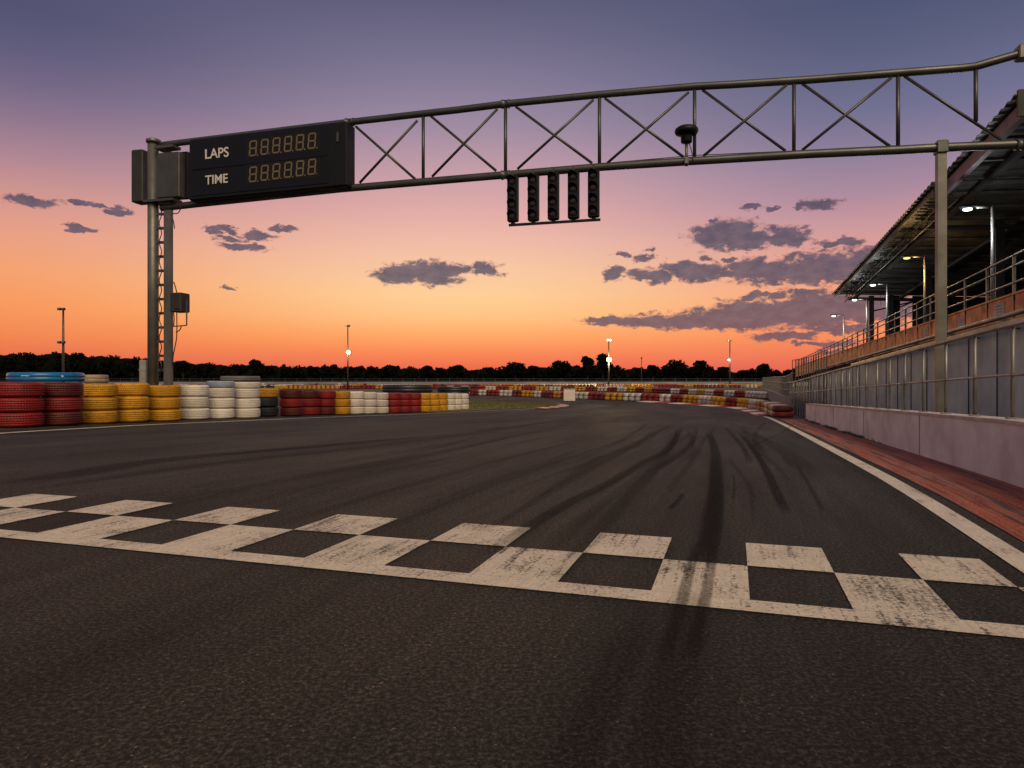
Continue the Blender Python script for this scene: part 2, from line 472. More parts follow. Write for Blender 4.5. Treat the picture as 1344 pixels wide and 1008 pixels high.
# start / finish line: two rows of squares and a solid band
mb = MB(); CELL = 0.2945; N0 = 0.048
def quad_un(mb, u0, u1, n0, n1, off):
    nn = max(1, int((n1 - n0) / 0.3)); 
    for i in range(nn):
        a = n0 + (n1 - n0) * i / nn; b = n0 + (n1 - n0) * (i + 1) / nn
        mb.add([UN(u0, a, off), UN(u0, b, off), UN(u1, b, off), UN(u1, a, off)], [(0, 1, 2, 3)])
CORN = [(1333, 770), (1210.6, 761.6), (1095, 753), (981, 745), (870.2, 736.4), (764, 727.7), (664.3, 718), (565.5, 710.3), (475, 701.7), (390, 694.4), (309, 687.7), (234.4, 682), (160, 675.8), (93, 671), (29.8, 665.4)]
NN = [G(*c).dot(ND) for c in CORN]
while len(NN) < 20: NN.append(NN[-1] - .36)
NN = [0.975] + NN
for k in range(len(NN) - 1):
    n1, n0 = NN[k], NN[k + 1]
    if k % 2 == 1: quad_un(mb, 2.70, 3.075, n0, n1, 0.004)
    else: quad_un(mb, 2.285, 2.698, n0, n1, 0.004)
quad_un(mb, 2.172, 2.284, NN[-1], 0.975, 0.004)
struct(mb.build('finish_line', M['paint'], origin=(0, 0, 0)), 'worn white chequered finish line painted across the asphalt', 'road marking')

# right edge line, red run-off strip, kerb
pts = [(-3, 1.04), (3, 1.045), (8, 1.05), (14, 1.04), (20, 0.98), (22.5, 0.90)]
ln = smooth_pts([UN(u, n) for u, n in pts])
l, r = offset_line(ln, 0.112)
struct(strip(l, r, 0.0045).build('edge_line', M['paint_line'], origin=(0, 0, 0)), 'white line along the right edge of the track', 'road marking')
l = [UN(u, 1.18) for u in (-3, 4, 10, 16, 19.5)]; r = [UN(u, 1.80) for u in (-3, 4, 10, 16, 19.5)]
struct(strip(l, r, 0.004).build('runoff_strip', M['red_strip'], origin=(0, 0, 0)), 'brick red painted strip between edge line and pit wall', 'pavement')
kp = smooth_pts([G(1010, 546), G(996, 541.5), G(980, 537.6), G(959, 534.8), G(934, 532.8), G(905, 530.8), G(870, 528.7), G(840, 527)], 8)
l, r = offset_line(kp, 0.8)
mw, mr = MB(), MB(); acc = 0
for i in range(len(kp) - 1):
    acc += (kp[i + 1] - kp[i]).length
    q = [l[i], r[i], r[i + 1], l[i + 1]]
    hs = (0.006, 0.05, 0.05, 0.006)
    v = [Vector((p.x, p.y, gz(p.x, p.y) + hh)) for p, hh in zip(q, hs)]
    (mw if int(acc / (2.6 if i < 14 else 1.6)) % 2 else mr).add(v, [(0, 1, 2, 3)])
kb = mw.build('kerb', M['paint_line'], origin=(0, 0, 0)); struct(kb, 'low red and white kerb on the outside of the bend', 'kerb')
kr = mr.build('red_block', M['kerb_red'], kb)

# left edge line and infield grass
pts = [(-60, 575), (0, 569), (100, 563), (200, 557.5), (300, 553.2), (400, 548.8), (500, 545.2), (560, 543), (640, 539), (700, 536.6), (730, 534.4), (738, 532.4), (733, 530.6), (715, 529.4), (680, 528.3)]
lp = smooth_pts([G(*p) for p in pts], 5)
l, r = offset_line(lp, 0.13)
struct(strip(l, r, 0.0045).build('edge_line', M['paint_line'], origin=(0, 0, 0)), 'thin white line along the foot of the left tyre wall, curling round the grass', 'road marking')
gp = smooth_pts([G(*p) for p in [(560, 541.5), (640, 537.8), (700, 535.4), (726, 533.8), (733, 532.4), (727, 531.0), (710, 530), (680, 529), (640, 527.8), (600, 526.6), (540, 525.5)]], 5)
mb = MB(); gh = 0.012
mb.add([(p.x, p.y, gz(p.x, p.y) + gh) for p in gp], [tuple(range(len(gp)))])
gl, gr_ = gp[:len(gp) // 2 + 1], gp[::-1][:len(gp) // 2 + 1]
struct(strip(gl, gr_, 0.012, 0.5).build('infield_grass', M['grass'], origin=(0, 0, 0)), 'yellow green grass on the inside of the bend', 'grass', 'stuff')
# grass blades fringe on the infield (short tufts)
mb = MB()
for _ in range(9000):
    i = R.randrange(len(gl) - 1); t = R.random(); s = R.random() ** 0.7
    a = gl[i].lerp(gl[i + 1], t); b = gr_[i].lerp(gr_[i + 1], t); p = a.lerp(b, s)
    z = gz(p.x, p.y) + 0.01; h_ = R.uniform(.03, .075); w = R.uniform(.02, .05); an = R.uniform(0, 3.14)
    dx, dy = math.cos(an) * w, math.sin(an) * w
    mb.add([(p.x - dx, p.y - dy, z), (p.x + dx, p.y + dy, z), (p.x + R.uniform(-.03, .03), p.y + R.uniform(-.03, .03), z + h_)], [(0, 1, 2)])
struct(mb.build('grass_tufts', M['grass'], origin=(0, 0, 0)), 'short grass blades on the infield', 'grass', 'stuff')
mb = MB()
for _ in range(1500):
    u = R.uniform(6, 19); n = 1.775 - abs(R.gauss(0, .035)) - .005
    if math.sin(u * 2.3) + math.sin(u * 5.1 + 1) < R.uniform(-1.2, 1.2) or u < 9 + R.uniform(0, 3): continue
    p = UN(u, n); h_ = R.uniform(.015, .06); an = R.uniform(0, 3.14); w = .008
    mb.add([(p.x - math.cos(an) * w, p.y - math.sin(an) * w, p.z + .003), (p.x + math.cos(an) * w, p.y + math.sin(an) * w, p.z + .003), (p.x + R.uniform(-.03, .03), p.y + R.uniform(-.03, .03), p.z + h_)], [(0, 1, 2)])
struct(mb.build('weeds', M['weed'], origin=(0, 0, 0)), 'weeds growing along the foot of the pit wall', 'weeds', 'stuff')
# small kerb at the tip of the infield
mbk = MB(); kp = smooth_pts([G(705, 536.6), G(722, 535.6), G(735, 534.2), G(741, 532.6), G(737, 531.2)], 5)
l, r = offset_line(kp, 0.5)
mw, mr = MB(), MB()
for i in range(len(kp) - 1):
    q = [l[i], r[i], r[i + 1], l[i + 1]]
    v = [Vector((p.x, p.y, gz(p.x, p.y) + hh)) for p, hh in zip(q, (0.05, 0.02, 0.02, 0.05))]
    (mw if (i // 2) % 2 else mr).add(v, [(0, 1, 2, 3)])
kb = mw.build('kerb', M['paint_line'], origin=(0, 0, 0)); struct(kb, 'small red and white kerb at the tip of the grass', 'kerb')
mr.build('red_block', M['kerb_red'], kb)

# skid marks
def skid(px_pts, w, m, off):
    p = smooth_pts([G(*q) for q in px_pts], 8); l, r = offset_line(p, w)
    struct(strip(l, r, off, 0.25, True).build('skid_mark', M[m], origin=(0, 0, 0)), 'dark rubber skid mark on the asphalt', 'skid mark')
skid([(930, 566), (938, 590), (940, 630), (935, 680), (922, 745)], 0.115, 'skid', 0.0065)
skid([(936, 600), (940, 640), (936, 690), (922, 745)], 0.10, 'skid_mid', 0.008)
skid([(915, 712), (902, 765), (889, 815), (870, 870)], 0.045, 'skid_mid', 0.0068)
skid([(938, 712), (930, 765), (920, 812), (905, 870)], 0.045, 'skid_mid', 0.0069)
skid([(895, 560), (880, 586), (845, 607), (800, 634), (750, 659), (705, 686), (640, 730)], 0.105, 'skid', 0.0072)
skid([(915, 562), (905, 585), (880, 605), (850, 622)], 0.09, 'skid_mid', 0.0066)
skid([(968, 566), (985, 584), (1004, 614), (1020, 648), (1034, 676)], 0.07, 'skid', 0.0067)
skid([(950, 560), (965, 575), (980, 596), (983, 610)], 0.07, 'skid_mid', 0.0067)
skid([(1040, 600), (1055, 625), (1072, 655), (1082, 675)], 0.03, 'skid_mid', 0.0068)
skid([(962, 622), (964, 640), (962, 660)], 0.02, 'skid_mid', 0.0068)
skid([(898, 648), (888, 660), (878, 670)], 0.035, 'skid', 0.0069)
skid([(-20, 642), (100, 622), (200, 606), (320, 594), (450, 583), (600, 570)], 0.42, 'skid_mid', 0.0071)
skid([(0, 655), (180, 622), (330, 603), (500, 585), (640, 566), (760, 548)], 0.25, 'skid_faint', 0.0083)
skid([(910, 770), (893, 850), (874, 930), (850, 1060)], 0.15, 'skid_faint', 0.0084)
skid([(850, 800), (815, 870), (775, 950), (725, 1060)], 0.12, 'skid_faint', 0.0070)
skid([(905, 541), (960, 542.5), (1015, 543.6), (1035, 545)], 0.35, 'skid_mid', 0.0072)
skid([(745, 538), (830, 540), (905, 541.3)], 0.35, 'skid_faint', 0.0072)
skid([(1045, 552), (1030, 566), (1000, 580), (960, 600)], 0.05, 'skid_faint', 0.0085)
for i in range(34):      # faint long streaks along the racing line
    n0 = R.uniform(-3.6, 0.85); u0 = R.uniform(2.0, 9); u1 = u0 + R.uniform(3, 11); bend = R.uniform(-0.006, 0.014)
    p = [UN(u0 + (u1 - u0) * t / 8, n0 - bend * ((u1 - u0) * t / 8) ** 2 + 0.02 * math.sin(t + i)) for t in range(9)]
    l, r = offset_line(p, R.uniform(.03, .12))
    struct(strip(l, r, 0.0088 + 0.0001 * i, 0.3, True).build('skid_mark', M['skid_faint'], origin=(0, 0, 0)), 'faint tyre streak on the asphalt', 'skid mark')

# ------------------------------------------------------------------ tyres
TC = {'red': (.30, .010, .009), 'dark red': (.13, .010, .009), 'yellow': (.72, .34, .008), 'white': (.80, .73, .66),
      'pale blue': (.40, .45, .58), 'black': (.022, .024, .024), 'grey': (.20, .19, .18)}
TM = {k: make_tyre_mat('tyre_' + k.replace(' ', '_'), c, amount=(0.75 if k == 'dark red' else 0.58 if k in ('red', 'yellow') else 0.18 if k == 'white' else 0.3)) for k, c in TC.items()}
TMF = {k: make_tyre_mat('far_tyre_' + k.replace(' ', '_'), tuple(x * .95 for x in c), amount=.8) for k, c in TC.items()}
TR, TW = 0.32, 0.25
def tyre_profile(r, w, fine=True):
    pr = [(r * .60, -w * .38), (r * .66, -w * .46), (r * .80, -w * .495), (r * .92, -w * .44), (r * .975, -w * .36)]
    if fine:
        for c in (-.24, -.08, .08, .24):
            pr += [(r * 1.0 - abs(c) * .02, (c - .05) * w), (r - abs(c) * .02, (c - .02) * w), (r * .94, (c - .008) * w), (r * .94, (c + .008) * w), (r - abs(c) * .02, (c + .02) * w), (r - abs(c) * .02, (c + .05) * w)]
    else: pr += [(r, -w * .2), (r, w * .2)]
    pr += [(r * .975, w * .36), (r * .92, w * .44), (r * .80, w * .495), (r * .66, w * .46), (r * .60, w * .38)]
    return pr
TY = {}
for k in TC:
    mb = MB().lathe(Vector((0, 0, TW / 2)), tyre_profile(TR, TW), 56, closed=True); TY[k] = mb.mesh('tyre', TM[k])
    mb = MB().lathe(Vector((0, 0, TW / 2)), tyre_profile(TR, TW, False), 22, closed=True); TY[k + ' far'] = mb.mesh('tyre', TMF[k])
NTYRE = 0
def tyre(k, x, y, z, scale=(1, 1, 1), label='', group=None, far=False, tilt=0.012):
    global NTYRE
    o = bpy.data.objects.new('tyre', TY[k + (' far' if far else '')]); COL.objects.link(o)
    o.location = (x, y, z); o.scale = scale
    o.rotation_euler = (R.uniform(-tilt, tilt), R.uniform(-tilt, tilt), R.uniform(0, 6.28))
    NTYRE += 1
    return tag(o, label, 'tyre', group)
ORD = ['first', 'second', 'third', 'fourth', 'fifth', 'sixth', 'seventh', 'eighth', 'ninth', 'tenth', 'eleventh', 'twelfth', 'thirteenth', 'fourteenth', 'fifteenth', 'sixteenth', 'seventeenth', 'eighteenth', 'nineteenth', 'twentieth',
       'twenty-first', 'twenty-second', 'twenty-third', 'twenty-fourth', 'twenty-fifth', 'twenty-sixth', 'twenty-seventh', 'twenty-eighth', 'twenty-ninth', 'thirtieth', 'thirty-first', 'thirty-second', 'thirty-third', 'thirty-fourth', 'thirty-fifth', 'thirty-sixth']
# left wall: left px, right px, base px, top px of the third tyre, colours bottom to top
LEFT = [(-6, 53, 562, 501.5, ('red', 'red', 'red')), (53, 105, 559.6, 502, ('dark red', 'red', 'dark red')), (105, 151, 556.8, 504.0, ('yellow',) * 3),
        (151, 194, 555, 502.5, ('yellow',) * 3), (194, 236, 553.4, 505.5, ('yellow',) * 3), (236, 273, 551.3, 505.2, ('white',) * 3),
        (273, 307, 550, 508.6, ('white', 'white', 'white', 'pale blue')), (307, 341, 549.2, 509.6, ('white',) * 4),
        (341, 365, 547, 509.5, ('black', 'black', 'yellow')), (365, 398, 546.6, 511.2, ('dark red', 'red', 'dark red')), (398, 420, 545.2, 512, ('red', 'red', 'dark red')),
        (420, 440.4, 544.8, 512.6, ('dark red', 'red', 'red')), (440.4, 460, 544.3, 513.3, ('yellow',) * 3), (460, 478.5, 543.9, 513.7, ('white',) * 3),
        (478.5, 494.5, 543.4, 514.6, ('white',) * 3), (494.5, 510, 542.9, 515.4, ('white',) * 3), (510, 527, 542.3, 515.4, ('red',) * 3), (527, 540.6, 541.8, 515.6, ('red',) * 3),
        (540.6, 553, 541.2, 515.8, ('red', 'red', 'red')), (553, 566, 540.8, 516, ('yellow',) * 3), (566, 577, 540.2, 516.2, ('yellow',) * 3), (577, 588, 539.6, 516.2, ('yellow',) * 3),
        (588, 598, 539, 516.4, ('white',) * 3), (598, 606.8, 538.4, 516.6, ('white',) * 3), (606.8, 615.5, 537.8, 516.8, ('white',) * 3)]
LV = {3: ['bottom', 'middle', 'top'], 4: ['bottom', 'second lowest', 'third lowest', 'topmost']}
PRE = []
for i, (a, b, base, top, cols) in enumerate(LEFT):
    g = G((a + b) / 2, base); Y = g.y
    hgt = (base - top) * Y / F / 3                       # one tyre's height
    if i <= 8: rad = (b - a) * Y / F / 2 * 1.03
    else: rad = 0.335
    if i == 8: rad = 0.33
    yc = Y + rad * 0.9
    xr = (b - CX) / F * yc - rad
    if i <= 7: xr = ((a + b) / 2 - CX) / F * yc
    s = (rad / TR, rad / TR, hgt / TW)
    z0 = gz(xr, yc)
    PRE.append((xr, yc, rad, hgt))
    jx = 0
    for j, k in enumerate(cols):
        word = 'worn dark red' if k == 'dark red' else k
        where = f'{LV[len(cols)][j]} of the {ORD[i]} stack from left, near tyre wall'
        hh = 0.62 if (j == 3) else 1.0
        if j == 3: s2 = (s[0] * (1.0 if i == 7 else 1.03), s[1], s[2] * hh)
        else: s2 = (s[0] * R.uniform(.985, 1.012), s[1] * R.uniform(.985, 1.012), s[2] * .995)
        lb = f'{word} tyre, {where}'
        tyre(k, xr + R.uniform(-.012, .012), yc + R.uniform(-.012, .012), z0 + 0.006 + j * hgt, s2, lb, 'painted tyres of the near left wall')
# odd big rolls and tyres lying behind the near wall
def big_tyre(name, px0, px1, ytop, ybot, Y, m, label, ribs=5, marks=False):
    r_ = (px1 - px0) / 2 * Y / F; x = ((px0 + px1) / 2 - CX) / F * Y; zt = ray(0, ytop, Y).z; hb = (ybot - ytop) * Y / F
    g = gz(x, Y); hgt = zt - g
    n = max(2, round(hgt / hb)); w = hgt / n
    for q in range(n):
        pr = []
        z = g + q * w + 0.003; ww = w - 0.006
        pr = [(r_ * .7, 0.08 * ww), (r_ * .88, 0.015 * ww), (r_ * .965, .06 * ww), (r_, .25 * ww), (r_, .45 * ww), (r_ * .99, .47 * ww), (r_ * .99, .5 * ww), (r_, .52 * ww), (r_, .75 * ww), (r_ * .965, .94 * ww), (r_ * .88, .985 * ww), (r_ * .7, .92 * ww)]
        o = MB().lathe(Vector((x, Y, z)), pr, 48, closed=True).build(name, m)
        tag(o, label if q == n - 1 else label.replace('Top', 'Lower').replace('topmost', f'number {n - q} from the top'), 'tyre')
    return x, r_, zt
M['blue_tyre'] = mat('blue_rubber', rgb(.010, .15, .40), 0.35, 0, 0.25, 3, 0.15, 20)
M['navy_tyre'] = mat('navy_rubber', rgb(.014, .020, .030), 0.45, 0, 0.3, 3, 0.2, 20)
M['tan_tyre'] = mat('tan_rubber', rgb(.36, .27, .18), 0.5, 0, 0.45, 4, 0.2, 20)
NUMW = ['', 'topmost', 'second', 'third', 'fourth', 'fifth', 'sixth', 'seventh', 'eighth']
def big_stack(px0, px1, ytop, ybot, Y, m, desc, where, nshow):
    r_ = (px1 - px0) / 2 * Y / F; x = ((px0 + px1) / 2 - CX) / F * Y; zt = ray(0, ytop, Y).z; hb = (ybot - ytop) * Y / F
    g = gz(x, Y); hgt = zt - g; n = max(2, round(hgt / hb)); w = hgt / n
    for q in range(n):
        z = g + q * w + 0.003; ww = w - 0.006
        pr = [(r_ * .7, 0.08 * ww), (r_ * .90, 0.015 * ww), (r_ * .97, .06 * ww), (r_ * .995, .25 * ww), (r_, .45 * ww), (r_ * .99, .47 * ww), (r_ * .99, .5 * ww), (r_, .52 * ww), (r_ * .995, .75 * ww), (r_ * .97, .94 * ww), (r_ * .90, .985 * ww), (r_ * .7, .92 * ww)]
        o = MB().lathe(Vector((x, Y, z)), pr, 56, closed=True).build('large_tyre', m)
        k = n - q
        tag(o, f'{desc} large tyre, {NUMW[k] if k == 1 else NUMW[k] + " from the top"} of the pile {where}', 'tyre', 'large tyres piled behind the near wall')
    return x, r_, zt, w
bx, br, bz, bw = big_stack(18, 104, 488.5, 502.5, 14.2, M['blue_tyre'], 'glossy blue', 'behind leftmost red stacks', 1)
top_blue = [o for o in COL.objects if o.name.startswith('large_tyre') and 'topmost' in o['label']][-1]
for a, wd, hh in ((-0.62, .10, .035), (-.02, .06, .03), (.10, .14, .025), (.84, .06, .05)):   # worn white marks on the blue rubber
    an = -math.pi / 2 + math.asin(a)
    c = Vector((bx + br * math.cos(an), 14.2 + br * math.sin(an), bz - bw * .45 + R.uniform(-.02, .03)))
    rad = Vector((math.cos(an), math.sin(an), 0)); tan = Vector((-rad.y, rad.x, 0))
    mb = MB(); n = 14; vs = []
    for q in range(n):
        t_ = 2 * math.pi * q / n; k_ = R.uniform(.5, 1.1)
        vs.append((tan * math.cos(t_) * wd / 2 + UPV * math.sin(t_) * hh / 2) * k_)
    mb.add([c + v - rad * .01 for v in vs] + [c + v + rad * .004 for v in vs], [tuple(range(n, 2 * n))] + [(q, (q + 1) % n, n + (q + 1) % n, n + q) for q in range(n)])
    mb.build('white_mark', M['lettering'], top_blue)
big_stack(106, 140, 491.5, 503, 16.5, M['tan_tyre'], 'pale tan', 'right of the blue one', 1)
big_stack(502, 568, 504.8, 515.8, 33.5, M['navy_tyre'], 'navy black', 'behind red stacks', 1)
big_stack(573, 617, 507.0, 513, 36.0, M['navy_tyre'], 'navy black', 'by the wall end', 1)
big_stack(291, 340, 493.4, 500.5, 22.0, TM['grey'], 'scuffed grey', 'behind tallest white stack', 1)

# far walls of tyres: stacks of two along a path; colour runs of two or three stacks
RUNS = ['red', 'white', 'red', 'white', 'red', 'yellow', 'white', 'red', 'yellow', 'red', 'white', 'red', 'yellow', 'white', 'red', 'white', 'red', 'yellow', 'white', 'yellow', 'red', 'yellow', 'white', 'yellow', 'red', 'yellow', 'white', 'yellow', 'red', 'yellow', 'white', 'yellow', 'white', 'yellow', 'white', 'yellow', 'white', 'red', 'red', 'red']
def path_points(pxY, spacing):
    pts = smooth_pts([Vector(((px - CX) / F * Y, Y, 0)) for px, Y in pxY], 10)
    out = [pts[0]]; need = spacing; 
    for a, b in zip(pts, pts[1:]):
        L = (b - a).length; d = 0
        while L - d >= need:
            d += need; out.append(a.lerp(b, d / L)); need = spacing
        need -= (L - d)
    return out
# front of the far bend
pp = path_points([(616, 61), (660, 57.6), (700, 54.6), (750, 50), (790, 47), (820, 45.3), (860, 43), (897, 40.6), (925, 38.4), (948, 36.2), (975, 34.2), (997, 31.5), (1012, 27), (1020, 22.8), (1028, 20.2)], 0.56)
run = -1; left_in = 0; cnt = {}; ntot = len(pp)
seq = []
i = 0
while i < ntot:
    run += 1; k = RUNS[run % len(RUNS)]
    ln_ = R.choice((2, 3, 3)) if i > 2 else 3
    if i > ntot - 9: ln_ = 2
    ln_ = min(ln_, ntot - i)
    if ntot - i <= 3: k = 'red'; ln_ = ntot - i
    if seq and seq[-1][0] == k: seq[-1][1].extend(range(i, i + ln_))
    else: seq.append((k, list(range(i, i + ln_))))
    i += ln_
posw = {1: ['only'], 2: ['left', 'right'], 3: ['left', 'middle', 'right']}
for k, idx in seq:
    cnt[k] = cnt.get(k, 0) + 1
    for q, i in enumerate(idx):
        p = pp[i]; g = gz(p.x, p.y); w2 = 0.25 if p.y > 38 else 0.165 + (p.y - 19) / 19 * 0.085
        pw = posw[len(idx)][q] if len(idx) <= 3 else ORD[q]
        for j in range(2):
            tyre(k if not (k == 'red' and R.random() < .3) else 'dark red', p.x, p.y, g + .004 + j * w2, (.88, .88, w2 / TW * .99),
                 f'{"upper" if j else "lower"} tyre in {pw} stack of the {ORD[cnt[k] - 1]} {k} block, far bend wall', 'painted tyres of the far bend wall', True, .02)
# second row behind it: nearest stacks one by one, the rest as a mass
p2 = path_points([(1006, 50), (975, 54), (940, 58.5), (905, 64), (870, 69), (830, 75), (790, 80), (740, 84), (700, 86), (650, 88), (615, 92), (560, 100), (480, 106), (400, 112), (300, 118), (180, 122), (60, 126), (-60, 130)], 0.60)
budget = (296 - NTYRE) // 2
cnt = {}; prev = None
mass = {k: MB() for k in ('red', 'yellow', 'white', 'dark red', 'black')}
def mass_stack(k, x, y, n, w=0.25, r_=.29):
    g = gz(x, y)
    for j in range(n):
        mass[k].lathe(Vector((x, y, g + j * w)), [(r_ * .6, .02), (r_ * .85, .004), (r_, .06), (r_, w - .06), (r_ * .85, w - .004), (r_ * .6, w - .02)], 10, closed=False)
i = 0
seqc = ['white', 'white', 'yellow', 'red', 'white', 'red', 'white', 'yellow', 'white', 'red', 'red', 'yellow']
blk = 0
while i < len(p2):
    k = seqc[blk % len(seqc)] if blk < 8 else R.choice(['red', 'red', 'white', 'white', 'yellow', 'dark red'])
    if prev == k: 
        blk += 1
        if blk < 8: pass
        else: continue
    ln_ = min(3, len(p2) - i); prev = k
    if i + ln_ <= budget:
        cnt[k] = cnt.get(k, 0) + 1
        for q in range(ln_):
            p = p2[i + q]; g = gz(p.x, p.y)
            for j in range(2):
                tyre(k, p.x, p.y, g + .004 + j * .25, (.92, .92, .99), f'{"upper" if j else "lower"} tyre in {["right", "middle", "left"][q]} stack of {ORD[cnt[k] - 1]} {k} block from fence, second far row', 'painted tyres of the second far row', True, .02)
    else:
        for q in range(ln_):
            p = p2[i + q]; mass_stack(k, p.x + R.uniform(-.05, .05), p.y + R.uniform(-.1, .1), 2 if R.random() < .9 else 3)
    i += ln_; blk += 1
for row, (x0, x1, Y0, n) in enumerate(((-110, 52, 128, 2), (-95, 40, 112, 2), (-60, 10, 97, 2))):
    x = x0; k = 'red'; c = 0
    while x < x1:
        if c <= 0: k = R.choice(['red', 'dark red', 'red', 'white', 'yellow', 'yellow', 'red', 'black' if row else 'white']); c = R.randint(3, 9)
        if not (row == 1 and R.random() < .15): mass_stack(k, x, Y0 + 4 * math.sin(x * .06 + row) - 0.05 * abs(x - 20) * (row == 0), n)
        x += .62; c -= 1
mass_root = bpy.data.objects.new('distant_tyre_walls', None); COL.objects.link(mass_root); ORG[mass_root.name] = Vector((0, 0, 0))
struct(mass_root, 'long distant rows of red, yellow and white tyres before the tree line', 'tyre walls', 'stuff')
for k, mbm in mass.items():
    o = mbm.build(k.replace(' ', '_') + '_tyres', TMF[k], mass_root); o['kind'] = 'stuff'

# ------------------------------------------------------------------ gantry
YL, YR = 15.0, 11.5
GA = Vector(((211 - CX) / F * YL, YL, 0)); GB = Vector(((1235 - CX) / F * YR, YR, 0))
GD = (GB - GA).normalized(); GN = Vector((GD.y, -GD.x, 0))     # GN points to the camera side
if GN.y > 0: GN = -GN
UP = Vector((0, 0, 1))
def Q(px, py, toward=0.0):
    """point of the gantry's vertical plane (moved toward the camera side)"""
    d = Vector(((px - CX) / F, 1, -(py - HY) / F)); o = Vector((0, 0, H))
    A = GA + GN * toward
    t = (A - o).dot(GN) / d.dot(GN)
    return o + d * t
col_base = Q(211, 540); col_base.z = gz(col_base.x, col_base.y)
gan = thing('start_gantry', col_base, 'grey steel lattice truss spanning the track on a twin pipe column', 'gantry')
TOP = [(212, 190.5), (231, 188), (452.7, 161), (560, 148.7), (600, 144.3), (663.5, 136.3), (786.8, 124.2), (911.6, 113.5), (960, 111), (1064, 104.6), (1178.6, 95.8), (1262, 89.6), (1280.7, 87.2), (1300, 81.5), (1334.8, 71.5), (1352, 66.5)]
BOT = [(212, 273), (260, 267.6), (448, 247.8), (600, 234.9), (663.5, 229.5), (786.8, 219.3), (911.6, 211.2), (1064, 202), (1178.6, 196.9), (1234.8, 193.7), (1334.8, 189.6), (1420, 186.5)]
MB().tube([Q(*p) for p in TOP], 0.068, 16).build('top_chord', M['steel_dark'], gan)
MB().tube([Q(*p) for p in BOT], 0.074, 16).build('bottom_chord', M['steel_dark'], gan)
def chord_y(ch, x):
    for (x0, y0), (x1, y1) in zip(ch, ch[1:]):
        if x0 <= x <= x1: return y0 + (y1 - y0) * (x - x0) / (x1 - x0)
for x in (459.5, 555.5, 663.5, 786.8, 911.6, 1042, 1178.6):
    MB().tube([Q(x, chord_y(TOP, x)), Q(x, chord_y(BOT, x))], 0.033, 10).build('vertical_strut', M['steel_dark'], gan)
MB().tube([Q(1280.7, 88), Q(1280.7, 160)], 0.033, 10).build('vertical_strut', M['steel_dark'], gan)
for a, b in (((467, 166), (546, 236)), ((472, 240), (548, 158)), ((565, 152), (651, 224)), ((567, 232), (653, 143)), ((677, 140), (777, 214)), ((679, 222), (779, 131)), ((794, 129), (897, 206)), ((797, 214), (904, 121)),
             ((922, 118), (1031, 198)), ((923, 205), (1033, 111)), ((1053, 110), (1168, 192)), ((1053, 197), (1170, 102)), ((1187, 100), (1314, 184))):
    MB().tube([Q(*a, 0.008 if a[1] > b[1] else -0.008), Q(*b, 0.008 if a[1] > b[1] else -0.008)], 0.026, 10).build('diagonal_strut', M['steel_dark'], gan)
for x, ch, rr in ((459, TOP, .085), (663.5, TOP, .088), (663.5, BOT, .094), (1338, BOT, .10)):   # flanged joints
    y = chord_y(ch, x)
    MB().tube([Q(x - 5, y + .3), Q(x - 4, y + .3), Q(x - 3.9, y), Q(x + 3.9, y), Q(x + 4, y), Q(x + 5, y)], [rr, rr, rr * .86, rr * .86, rr, rr], 16).build('joint_flange', M['steel_dark'], gan)
x = 1342; MB().box(Q(1343, 69.5), (0.20, 0.20, 0.24), (GD, GN, UP), 0.02).build('joint_flange', M['steel'], gan)
# column: round front pipe, square back leg, ladder rungs
def down(p): return Vector((p.x, p.y, gz(p.x, p.y)))
p = Q(201, 186); MB().tube([down(p), p], 0.112, 20).build('column', M['steel'], gan)
MB().lathe(Q(201.5, 186), [(.15, -.03), (.155, -.01), (.155, .03), (.12, .05)], 20).build('column_cap', M['steel'], gan)
p = Q(221, 200); MB().bar(down(p), p, 0.185, 0.07, GD).build('column', M['steel'], gan)
y = 281
while y < 500:
    MB().bar(Q(205, y), Q(217, y), 0.055, 0.05, UP).build('rung', M['steel_dark'], gan); y += 18.6
MB().bar(Q(194, 266, .02), Q(233, 263, .02), 0.05, 0.30, UP).build('column_clamp', M['steel_dark'], gan)
MB().bar(Q(208, 196, .02), Q(232, 193, .02), 0.06, 0.26, UP).build('column_clamp', M['steel_dark'], gan)
MB().box(Q(186, 233, -0.12), (0.30, 0.30, 1.16), (GD, GN, UP), 0.02).build('end_box', M['box_grey'], gan)
MB().box(Q(225.5, 231.5, .03), (0.56, 0.24, 0.98), (GD, GN, UP), 0.02).build('end_box', M['steel_dark'], gan)
p = Q(238, 231, -.1); MB().box(p, (0.40, 0.12, 1.02), (GD, GN, UP), 0.01).build('end_plate', M['board'], gan)
# right post
p = Q(1235, 185); foot = down(p)
MB().bar(foot, p, 0.135, 0.135, GD).build('column', M['steel'], gan)
MB().box(Q(1235, 194), (0.17, 0.21, 0.20), (GD, GN, UP), 0.01).build('column_clamp', M['steel_dark'], gan)
MB().box(foot + UP * .015, (0.34, 0.34, 0.03), (GD, GN, UP)).build('base_plate', M['steel'], gan)
MB().tube([Q(790, 214.5), Q(900, 205), Q(911, 204), Q(1042, 198), Q(1180, 191)], 0.008, 6).build('cable_run', M['cable'], gan)

# cable up the ladder
ck = [Q(210.5 + (1.6 if i % 2 else -1.6), 268 + i * 12.5, 0.03 + .02 * (i % 3)) for i in range(19)]
o = MB().tube(smooth_pts(ck, 5), 0.011, 6).build('cable', M['cable']); tag(o, 'black cable winding down between the two column legs', 'cable')
o = MB().tube(smooth_pts([Q(233, 266, .1), Q(237, 273, .1), Q(233, 280, .1), Q(226, 281, .1), Q(228, 292, .1), Q(229, 300, .1)], 6), 0.011, 6).build('cable', M['cable']); tag(o, 'short looped black cable under the left end of the truss', 'cable')

